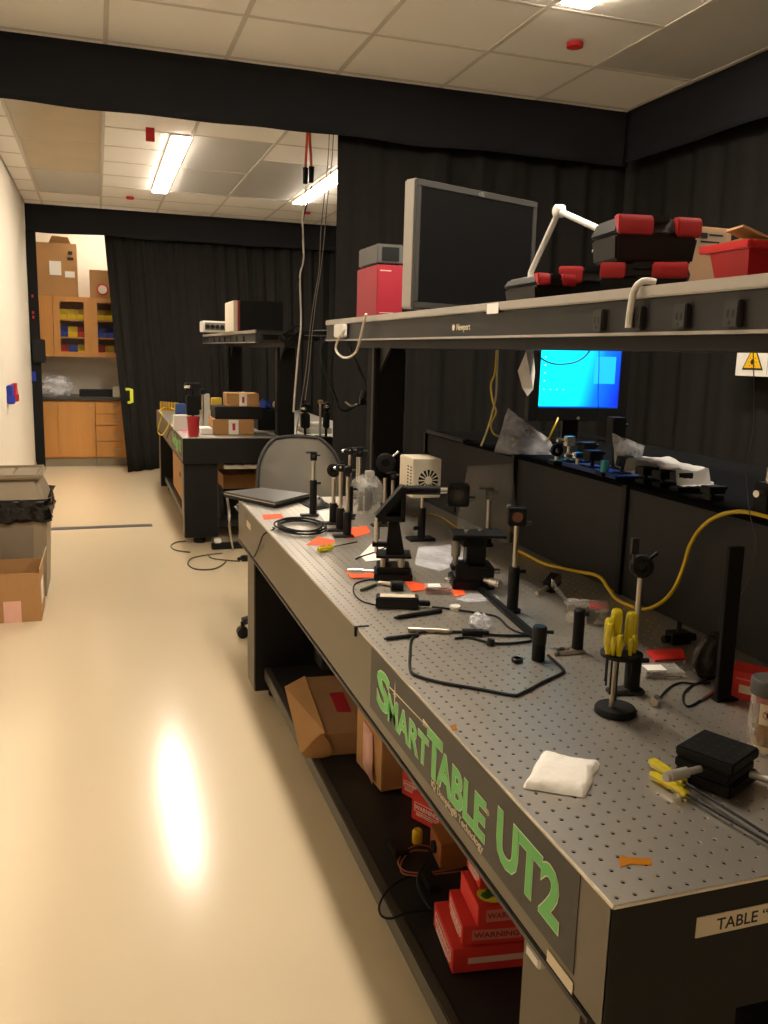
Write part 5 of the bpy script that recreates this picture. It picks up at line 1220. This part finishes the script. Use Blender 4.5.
org = M('orange_brown_wire', (172,96,70), .5)
lcab('outer orange wire looping on the black lower shelf', [(462,868),(440,874),(420,876),(405,874),(398,866),(404,855),(418,848),(430,848)], .002, org)
lcab('inner orange wire looping on the black lower shelf', [(462,872),(438,877),(418,879),(402,876),(402,864),(412,854),(428,852)], .002, org)
lcab('dark cable bundle on the lower shelf left of the red cartons', [(430,862),(420,876),(418,890),(425,905),(432,912)], .004, RUB)
lcab('black cable curling over the front edge of the lower shelf', [(432,912),(410,916),(392,922),(382,920),(379,910),(386,896),(400,884),(415,876)], .0028, RUB)
obj('dark_switch', MB().cb((ls(430,885).x, ls(430,885).y, LS+.01), (.03,.07,.018)).cb((ls(430,885).x, ls(430,885).y, LS+.021), (.012,.02,.005)), BLKP, None, .003, label='small dark inline switch on the lower shelf', cat='switch')
A = ls(398, 852); obj('black_adapter', MB().cb((A.x, A.y, LS+.012), (.04,.07,.022)).cb((A.x, A.y+.04, LS+.012), (.02,.02,.012)), BLKP, None, .003, label='small black adapter lying in the dark of the lower shelf', cat='adapter')

# ------------------------------------------------------------------ mesh office chair beyond the near table
cx, cy = .40, 3.45
t = thing('office_chair', 'mesh-backed office chair beyond the far end of the near table', 'chair', (cx, cy, 0))
cm = M('chair_dark', (48,47,46), .5)
for k in range(5):
    a_ = 2*PI*k/5 + 3.25; ex, ey = cx+.31*math.cos(a_), cy+.31*math.sin(a_)
    lg = obj('base_leg', MB().add([], []).tube([(cx,cy,.12),(cx+.16*math.cos(a_),cy+.16*math.sin(a_),.115),(ex,ey,.085)], .022, 8), cm, t)
    obj('caster', MB().lathe([(.012,-.026),(.029,-.022),(.029,-.004),(.02,-.003),(.02,.003),(.029,.004),(.029,.022),(.012,.026)], (ex,ey,.03), 18, 'y').cyl((ex,ey,.03),(ex,ey,.085),.01,n=10), BLKP, lg)
obj('gas_column', MB().cyl((cx,cy,.1),(cx,cy,.30),.028,n=16).cyl((cx,cy,.28),(cx,cy,.42),.018,n=14), cm, t)
def seatf(u, v):
    a_ = u*2*PI; r_ = v; x_ = .24*r_*math.copysign(abs(math.cos(a_))**.6, math.cos(a_)); y_ = .23*r_*math.copysign(abs(math.sin(a_))**.6, math.sin(a_))
    return Vector((cx+x_, cy+y_, .47-.03*r_**4))
m = MB().grid(seatf, 32, 6); obj('seat', m, M('chair_fabric', (38,37,36), .9, bump=.2, bscale=300), t, thick=.05)
def backp(u, v):
    """u across, v up: rounded rectangle, curved in plan"""
    s_ = u*2-1; w_ = .235*(1-.10*v)*(1 - max(0, (v-.55)/.45)**3.2*.42); x_ = s_*w_
    return Vector((cx+.02+x_, cy+.19+.05*v - .10*(s_*w_/.235)**2, .52+.465*v + .012*(1-s_*s_)*v))
mm = D.materials.new('chair_mesh'); mm.use_nodes = True; nt = mm.node_tree; bs = nt.nodes['Principled BSDF']
bs.inputs['Base Color'].default_value = (*lin((132,126,114)), 1); bs.inputs['Roughness'].default_value = .8; bs.inputs['Alpha'].default_value = .72
nz = nt.nodes.new('ShaderNodeTexNoise'); nz.inputs['Scale'].default_value = 600; mr = nt.nodes.new('ShaderNodeMapRange'); mr.inputs[3].default_value = .78; mr.inputs[4].default_value = .9
nt.links.new(nz.outputs[0], mr.inputs[0]); nt.links.new(mr.outputs[0], bs.inputs['Alpha'])
obj('back_mesh', MB().grid(backp, 20, 20), mm, t, recalc=False)
edge = [backp(0, v/14) for v in range(15)] + [backp(u/10, 1) for u in range(1, 10)] + [backp(1, 1-v/14) for v in range(15)] + [backp(1-u/10, 0) for u in range(1, 10)]
obj('back_frame', MB().tube(edge, .010, 8, 3, True), cm, t)
obj('back_support', MB().tube([(cx,cy+.05,.43),(cx,cy+.22,.44),(cx+.02,cy+.25,.52),(cx+.02,cy+.26,.70)], .02, 8), cm, t)
for sgn in (-1, 1):
    ar = obj('armrest', MB().tube([(cx+sgn*.19,cy+.03,.42),(cx+sgn*.27,cy+.03,.44),(cx+sgn*.29,cy+.03,.56),(cx+sgn*.29,cy+.02,.64)], .014, 8), cm, t)
    obj('arm_pad', MB().box(cx+sgn*.29-.035, cx+sgn*.29+.035, cy-.10, cy+.13, .635, .665), M('arm_pad_grey', (70,68,66), .6), ar, .012)

# ------------------------------------------------------------------ bin and open carton by the wall
gx0, gx1 = -1.215, -.86; gy0, gy1 = 4.30, 4.80
tm = M('bin_taupe', (148,132,108), .5, 0, .05, 8)
t = thing('trash_can', 'tall taupe trash can with swing lid and black liner', 'trash can', ((gx0+gx1)/2, (gy0+gy1)/2, 0))
zt_ = .54
def frus(x0, x1, y0, y1, z0, z1, tp): return MB().add([(x0+tp,y0+tp,z0),(x1-tp,y0+tp,z0),(x1-tp,y1-tp,z0),(x0+tp,y1-tp,z0),(x0,y0,z1),(x1,y0,z1),(x1,y1,z1),(x0,y1,z1)], [(3,2,1,0),(4,5,6,7),(0,1,5,4),(1,2,6,5),(2,3,7,6),(3,0,4,7)])
obj('body', frus(gx0, gx1, gy0, gy1, .001, zt_, .022), tm, t, .02)
obj('side_recess', MB().add([(gx0+.11,gy0+.008,.12),(gx1-.08,gy0+.008,.12),(gx1-.075,gy0-.004,zt_-.10),(gx0+.105,gy0-.004,zt_-.10),(gx0+.11,gy0+.016,.12),(gx1-.08,gy0+.016,.12),(gx1-.075,gy0+.006,zt_-.10),(gx0+.105,gy0+.006,zt_-.10)], [(0,1,2,3),(7,6,5,4),(0,4,5,1),(1,5,6,2),(2,6,7,3),(3,7,4,0)]), M('bin_taupe_dark', (132,118,98), .55), t, .003)
obj('brand_plate', MB().box(gx0+.13, gx0+.21, gy0-.004, gy0+.004, zt_-.075, zt_-.058), M('plate_red_brown', (120,60,50), .5), t)
def liner(u, v):
    a_ = 2*PI*u; cxx, cyy = (gx0+gx1)/2, (gy0+gy1)/2
    c_, s_ = math.cos(a_), math.sin(a_); k_ = 1/max(abs(c_), abs(s_))
    k_ = min(k_, 1.32); wob = .018*noise.noise((c_*4, s_*4, v*3)) + .012*noise.noise((c_*11, s_*11, v*5+3))
    hx, hy = (gx1-gx0)/2+.016+wob, (gy1-gy0)/2+.016+wob
    return Vector((cxx+c_*k_*hx, cyy+s_*k_*hy, zt_+.05-(.13+.025*noise.noise((c_*3, s_*3, 7)))*v))
obj('liner', MB().grid(liner, 72, 8), M('black_liner', (16,15,15), .22, 0, .1, 20, bump=.8, bscale=14), t, recalc=False, thick=.002)
l0, l1 = zt_+.012, zt_+.16
lid = frus(gx0+.028, gx1-.028, gy0+.028, gy1-.028, l0, l1, -.034)
lid.v = [Vector(((p.x if p.z < l0+.01 else ((gx0+gx1)/2+(p.x-(gx0+gx1)/2)*.86)), (p.y if p.z < l0+.01 else ((gy0+gy1)/2+(p.y-(gy0+gy1)/2)*.86)), p.z)) for p in lid.v]
obj('lid', lid, tm, t, .02)
obj('lid_rim', MB().box(gx0+.02, gx1-.02, gy0+.025, gy0+.06, l1-.004, l1+.022).box(gx0+.02, gx1-.02, gy1-.06, gy1-.025, l1-.004, l1+.022).box(gx0+.02, gx0+.045, gy0+.065, gy1-.065, l1-.004, l1+.022).box(gx1-.045, gx1-.02, gy0+.065, gy1-.065, l1-.004, l1+.022), tm, t, .01)
for a_, b_ in ((gx0+.05, (gx0+gx1)/2-.003), ((gx0+gx1)/2+.003, gx1-.05)):
    obj('swing_flap', MB().box(a_, b_, gy0+.075, gy1-.075, l1+.0, l1+.012), tm, t, .004)
# open carton in front
A = at(42, 621, z=0); x1 = A.x; y0 = A.y; x0 = -1.25; y1 = y0+.30; hb = at(38, 573, y=y0).z
t = thing('cardboard_box', 'low open cardboard box with a pink note in front of the trash can', 'box', ((x0+x1)/2, (y0+y1)/2, 0))
obj('front_wall', MB().box(x0, x1, y0, y0+.005, .001, hb), CARD, t)
obj('rear_wall', MB().box(x0, x1, y1-.005, y1, .001, hb+.01), CARD, t)
obj('side_wall', MB().box(x1-.005, x1, y0+.005, y1-.005, .001, hb+.02), CARD, t)
obj('side_wall', MB().box(x0, x0+.005, y0+.005, y1-.005, .001, hb), CARD, t)
obj('bottom', MB().box(x0+.005, x1-.005, y0+.005, y1-.005, .001, .006), CARD2, t)
obj('side_flap', MB().quad((x1-.004,y0+.01,hb+.02),(x1-.004,y1-.01,hb+.02),(x1+.02,y1-.04,hb+.085),(x1+.015,y0+.06,hb+.075),.004), M('flap_pale', (206,184,152), .85), t)
q0, q1 = at(3, 602, y=y0), at(22, 623, y=y0)
obj('pink_note', MB().box(q0.x, q1.x, y0-.001, y0+.001, q1.z, q0.z), M('pink_paper', (226,176,160), .8), t)
tag(obj('side_label', MB().box(x1+.0, x1+.001, y0+.05, y0+.2, .08, .2), WHITE, t))

# ------------------------------------------------------------------ things on the far table
OY = 5.56
def t2(px, py): return at(px, py, z=T)
P = t2(193.5, 436); h_ = zat(193, 416.5, P.y)-T; r_ = (at(200,425,y=P.y).x-at(187,425,y=P.y).x)/2
t = thing('red_cup', 'red plastic cup at the near corner of the far table', 'cup', (P.x, P.y, T))
obj('cup', MB().lathe([(r_*.78,.001),(r_*.98,h_*.94),(r_*1.04,h_*.95),(r_*1.04,h_),(r_*.95,h_),(r_*.76,.006)], (P.x, P.y, T), 24), M('cup_red', (168,36,40), .4), t)
def box2(label, pl, pr, pyb, pyt, dp, z0, mat=CARD, label_=True, dy=0., cat='box', name='cardboard_box'):
    A = t2(pl, 435); y = A.y + dy; xa, xb = at(pl, pyb, y=y).x, at(pr, pyb, y=y).x; zt_ = zat((pl+pr)/2, pyt, y)
    t = thing(name, label, cat, ((xa+xb)/2, y+dp/2, z0))
    obj('body', MB().box(xa, xb, y, y+dp, z0+.001, zt_), mat, t, .004)
    if label_:
        xm_ = xa+(xb-xa)*.38
        lb_ = obj('white_label', MB().box(xm_, xm_+(xb-xa)*.24, y-.002, y+.001, z0+.004, zt_-.003), WHITE, t)
        obj('red_mark', MB().box(xm_+(xb-xa)*.09, xm_+(xb-xa)*.16, y-.003, y-.0015, z0+(zt_-z0)*.3, z0+(zt_-z0)*.75), RED, lb_)
    return zt_, y
za, yy = box2('lower cardboard box with white label on the far table', 213, 254, 435, 419.5, .28, T)
zb_, yy = box2('flat black case between two cardboard boxes on the far table', 215, 262, 419, 407, .26, za+.001, BLKP, False, .02, 'case', 'black_case')
box2('upper cardboard box with white label on the far table', 227, 259, 407, 393.5, .22, zb_+.001, CARD, True, .03)
box2('white box behind the red cup on the far table', 174, 188, 427, 415.5, .12, T, WPLAS, False, .35, 'box', 'white_box')
box2('stack of papers beside the red cup on the far table', 201, 213, 436, 428.5, .2, T, WHITE, False, .02, 'paper', 'paper_stack')
paper('pink_sheet', 'pink sheet lying beside the red cup on the far table', [Vector((t2(*p).x, t2(*p).y, T+.001)) for p in [(179,429),(187,429),(188,433),(184,434)]], (0,0,1), M('bright_pink', (226,120,150), .7), 'paper', .001)
def mount2(label, px, pyb, pyt, wpx, kind, mat=BLK):
    A = t2(px, pyb); zt_ = zat(px, pyt, A.y); s_ = wpx/865*(A.y+.9)
    t = thing('optic_mount', label, 'optic mount', (A.x, A.y, T), 'optics on the far table')
    obj('base', MB().box(A.x-.04, A.x+.04, A.y-.03, A.y+.03, T+.0005, T+.012), BLK, t, .002)
    obj('post', MB().cyl((A.x,A.y,T+.012),(A.x,A.y,zt_-s_*.4),.010,n=12), STEEL if kind else BLK, t)
    if kind == 2: obj('head', MB().cb((A.x,A.y,zt_-s_*.5),(s_,.06,s_)), mat, t, .004)
    else:
        obj('head', MB().cb((A.x,A.y,zt_-.03),(s_,.07,.06)).cb((A.x,A.y,T+(zt_-T)*.5),(s_*.8,.08,(zt_-T)*.45)), mat, t, .008)
        obj('adjuster', MB().cyl((A.x-s_*.5,A.y-.04,zt_-.03),(A.x-s_*.2,A.y-.08,zt_-.03),.012,n=12), SILV, t)
mount2('tall black mount behind the red cup on the far table', 193, 427, 383, 15, 0)
mount2('thin post with black head beside the tall mount on the far table', 203, 428, 389, 5, 2)
mount2('black optic post visible past the hanging white cable', 305, 437, 404, 10, 0)
mount2('brass-coloured post visible past the hanging white cable', 320, 437, 400, 4, 2, M('brass_head', (160,130,80), .4, .6))
mount2('dark optic post beside the brass-coloured post', 326, 438, 402, 6, 0)
A = t2(318, 437); A.y += .28; A.x += .04; obj('white_tray', MB().box(A.x-.08, A.x+.14, A.y-.02, A.y+.3, T+.0006, T+.045).box(A.x-.05, A.x+.1, A.y+.02, A.y+.2, T+.045, T+.08), WPLAS, None, .006, label='white boxy instrument on the far table behind the chair', cat='instrument')
PINL = ['first', 'second', 'third', 'fourth', 'fifth', 'sixth', 'seventh']
for k in range(7):
    A = t2(158.5+k*2.7, 409.5+k*.2)
    obj('brass_pin', MB().lathe([(.02,0),(.02,.006),(.012,.01),(.012,.085),(.008,.09)], (A.x+.02, A.y-.1, T+.0005), 10), M('brass', (176,140,60), .4, .7), label=PINL[k]+' short brass pin from the left in the row on the far table', cat='pin', group='row of brass pins')
box2('blue box far back on the far table', 176, 186, 412, 404, .1, T, M('box_blue', (60,90,150), .6), False, 1.2, 'box', 'blue_box')
box2('tall white bottle-shaped carton behind the boxes on the far table', 203, 210, 424, 394, .06, T, WPLAS, False, .85, 'carton', 'white_carton')
box2('yellow box behind the boxes on the far table', 212, 222, 415, 398, .1, T, M('box_yellow', (214,178,60), .6), False, 1.0, 'box', 'yellow_box')
zw_, yw_ = box2('dark case supporting the wrappers on the far table', 258, 279, 436, 411, .4, T, BLKM, False, .38, 'case', 'dark_case')
xw_ = at(265, 405, y=yw_+.1).x
crumple('blue_wrapper', 'crumpled blue wrapper beside the upper cardboard box', (xw_, yw_+.12, zw_+.045), .055, M('wrap_blue', (50,80,180), .5), 4, .9, 1, .8, 'wrapper', floor=zw_+.002)
crumple('white_wrapper', 'crumpled white wrapper beside the near post of the far shelf', (xw_+.11, yw_+.12, zw_+.04), .05, WPLAS, 7, .8, 1, .9, 'wrapper', floor=zw_+.002)
pts = [t2(p, q) + Vector((0,0,.03)) for p, q in [(200,414),(190,410),(180,414),(168,410),(160,413),(162,418)]] + [at(p, q, x=-.02) for p, q in [(159,425),(158,432),(162,435),(167,428),(170,421)]]
obj('yellow_fibre', MB().tube(pts, .006, 6), M('fibre_lemon', (224,206,70), .5), label='yellow fibre looping over the edge of the far table', cat='cable')
pts = [t2(p, q) + Vector((0,0,.01)) for p, q in [(190,421),(180,424),(173,428)]] + [at(p, q, x=-.02) for p, q in [(169,432),(167,438)]]
obj('black_lead', MB().tube(pts, .004, 6), RUB, label='black lead hanging over the edge of the far table', cat='cable')
# on the far shelf
def on2(label, name, pl, pr, pyt, y, dp, mat, cat):
    xa, xb = at(pl, 330, y=y).x, at(pr, 330, y=y).x; zt_ = zat((pl+pr)/2, pyt, y)
    t = thing(name, label, cat, ((xa+xb)/2, y+dp/2, SZ)); obj('case', MB().box(xa, xb, y, y+dp, SZ+.004, zt_), mat, t, .005); return t, xa, xb, zt_
t, xa, xb, zt_ = on2('white bench instrument with round dials on the far shelf', 'bench_instrument', 203, 227, 321, 6.9, .25, WPLAS, 'instrument')
obj('panel', MB().box(xa+.015, xb-.015, 6.896, 6.901, SZ+.02, zt_-.015), M('panel_grey', (120,116,108), .5), t)
for k in range(4): obj('dial', MB().lathe([(.02,0),(.016,-.012)], (xa+.04+(xb-xa-.08)*k/3, 6.896, (SZ+zt_)/2), 14, 'y'), BLKP, t)
t, xa, xb, zt_ = on2('large black instrument with red stripe on the far shelf', 'bench_instrument', 240, 283, 301, 6.3, .5, BLKM, 'instrument')
obj('side_stripe', MB().box(xa-.016, xa+.0, 6.302, 6.8, SZ+.004, zt_-.004), M('stripe_red', (140,36,36), .5), t, .004)
obj('side_panel', MB().box(xa-.05, xa-.016, 6.31, 6.8, SZ+.004, zt_-.004), M('side_cream', (206,196,178), .5), t, .004)
# cable clutter around the near post of the far shelf
cl = [[(283,335),(290,330),(298,326),(300,334),(290,342),(284,350)], [(285,345),(292,338),(300,340),(305,333),(330,331)], [(280,338),(288,343),(295,335),(303,328)], [(300,333),(312,331),(330,335),(345,331)]]
for k, c_ in enumerate(cl): obj('black_cable', MB().tube([at(p, q, y=5.40) for p, q in c_], .010 if k < 3 else .006, 6), RUB, label=['thick black cable bundle loop at the end of the far shelf', 'black cable running from the far shelf toward the near shelf', 'short black cable bend at the end of the far shelf', 'thin black cable bridging the two shelves'][k], cat='cable')
# under the far table
t = carton('tall cardboard box under the far table behind its near leg', .085, .42, 6.50, 7.55, .153, .53)
obj('printed_mark', MB().box(.083, .086, 6.75, 6.85, .34, .38), BLACKINK, t)
t = carton('brown cardboard box on the lower shelf inside the far table', .34, .75, 5.95, 6.3, .36, .47, CARD2)
obj('support', MB().box(.34, .75, 5.95, 6.3, .153, .359), BLKM, t)
obj('white_bar', MB().box(.28, .62, 5.80, 5.84, .335, .355).box(.28, .30, 5.80, 5.84, .153, .335).box(.60, .62, 5.80, 5.84, .153, .335), DGREY, None, .003, label='low grey metal frame under the far table', cat='frame')
# ------------------------------------------------------------------ hanging ceiling cables
y = 5.05
def hang(label, pix, r, mat, name='hanging_cable'): obj(name, MB().tube([at(p, q, y=y) for p, q in pix], r, 8, 5), mat, label=label, cat='cable')
top1, top2 = at(308, 100, y=y), at(313, 100, y=y)
orm = M('orange_cable', (214,84,44), .5)
for px, lb in (((308,110),(307,140),(306,158),(305.5,171)), 'left orange power cord hanging from the ceiling'), (((310,110),(310,140),(311,155),(311.5,170)), 'right orange power cord hanging from the ceiling'):
    pts = [at(p, q, y=y) for p, q in px]; pts = [Vector((pts[0].x, y, CEIL+.0))] + pts[1:]
    t = thing('extension_cable', lb, 'cable', (pts[-1].x, y, pts[-1].z), 'orange cords hanging from the ceiling')
    obj('sheath', MB().tube(pts, .009, 8), orm, t)
    e = pts[-1]; obj('plug', MB().cyl((e.x,y,e.z+.02),(e.x-.002,y,e.z-.08),.02,.016,n=14), BLKP, t)
hang('white cable hanging from the orange cords down to the floor level', [(306,186),(304,206),(302.5,222),(303.5,250),(303,262),(300,276),(300.5,300),(301,325),(298,355),(295,390),(293.5,412)], .0065, M('cable_white', (206,200,188), .5))
hang('black cord twisted around the hanging white cable', [(311.5,186),(308,200),(304,215),(302,232),(304,248),(301.5,262),(301,272),(297,288),(296,292)], .005, RUB)
hang('left thin grey cord hanging beside the white cable', [(330,120),(328,160),(324,200),(321,230),(319,270),(314,300),(310,330),(306,370),(300,410),(296,434)], .003, M('cord_grey', (120,114,104), .6))
hang('right thin grey cord hanging beside the white cable', [(334,120),(332,160),(327,205),(324,240),(320,275),(316,300),(312,335),(309,370),(305,400)], .003, MATS['cord_grey'])
# cables behind the far end of the near shelf
y = 3.12
for pix, r, lb in [([(331,333),(322,345),(322,362),(330,385),(338,402)], .005, 'black cable hanging left of the near shelf end'), ([(345,334),(352,352),(362,375),(370,395),(366,402)], .005, 'black cable hanging behind the near shelf post'), ([(334,340),(331,375),(338,405),(345,411),(352,408),(362,404)], .004, 'thin black cable looping below the near shelf end'), ([(362,330),(376,342),(378,352),(374,365)], .004, 'short black cable beside the near shelf post bracket'), ([(345,402),(352,406),(357,404)], .004, 'short pale cable tie below the near shelf end')]:
    hang(lb, pix, r, RUB if 'pale' not in lb else MATS['cable_white'])
P = at(363, 395, y=y); obj('cable_plug', MB().cyl((P.x,y,P.z-.02),(P.x+.01,y,P.z+.02),.018,n=12).cb((P.x,y,P.z-.03),(.03,.02,.03)), BLKP, label='black plug hanging in the cables beside the near shelf post', cat='plug')
# ------------------------------------------------------------------ floor cables by the far table
def fl(label, pix, r=.005): obj('floor_cable', MB().tube([Vector((at(p, q, z=0).x, at(p, q, z=0).y, r+.001)) for p, q in pix], r, 6), M('floor_cable_grey', (92,84,72), .6), label=label, cat='cable')
fl('thin cable loop on the floor left of the far table leg', [(186,542),(176,543),(171,547),(176,551),(190,553)])
fl('wide thin cable loop on the floor in front of the far table', [(222,554),(205,556),(192,559),(188,565),(196,570),(212,570),(222,566),(226,562)])
fl('thin cable running along the floor toward the near table', [(208,555),(212,559),(226,561),(240,562)])
P = at(245, 561, z=0); obj('floor_plug', MB().cb((P.x, P.y, .02), (.06,.05,.036)).cb((P.x-.04, P.y, .018), (.03,.025,.02)), BLKP, None, .006, label='black power plug on the floor between the tables', cat='plug')
P = at(217, 549, z=0); t = thing('power_strip', 'dark power strip with pale plug at the far table foot', 'power strip', (P.x, P.y, 0))
obj('strip', MB().box(P.x-.04, P.x+.2, P.y-.03, P.y+.03, .001, .045), BLKP, t, .005)
obj('plug', MB().box(P.x-.02, P.x+.03, P.y-.02, P.y+.02, .045, .08), WPLAS, t, .006)
pts = [at(227, 497, x=-.03), at(229, 510, x=-.03), at(230, 530, x=-.03), Vector((at(233,551,z=0).x, at(233,551,z=0).y, .01))]
lap = [o for o in COL.objects if o.name.startswith('laptop') and o.parent is None][0]
obj('cord', MB().tube(pts, .006, 7), M('cord_taupe', (132,122,106), .5), lap)
P = at(229, 495, x=-.03); obj('cord_plug', MB().cb((P.x, P.y, P.z), (.03,.05,.022)), WPLAS, lap, .005)
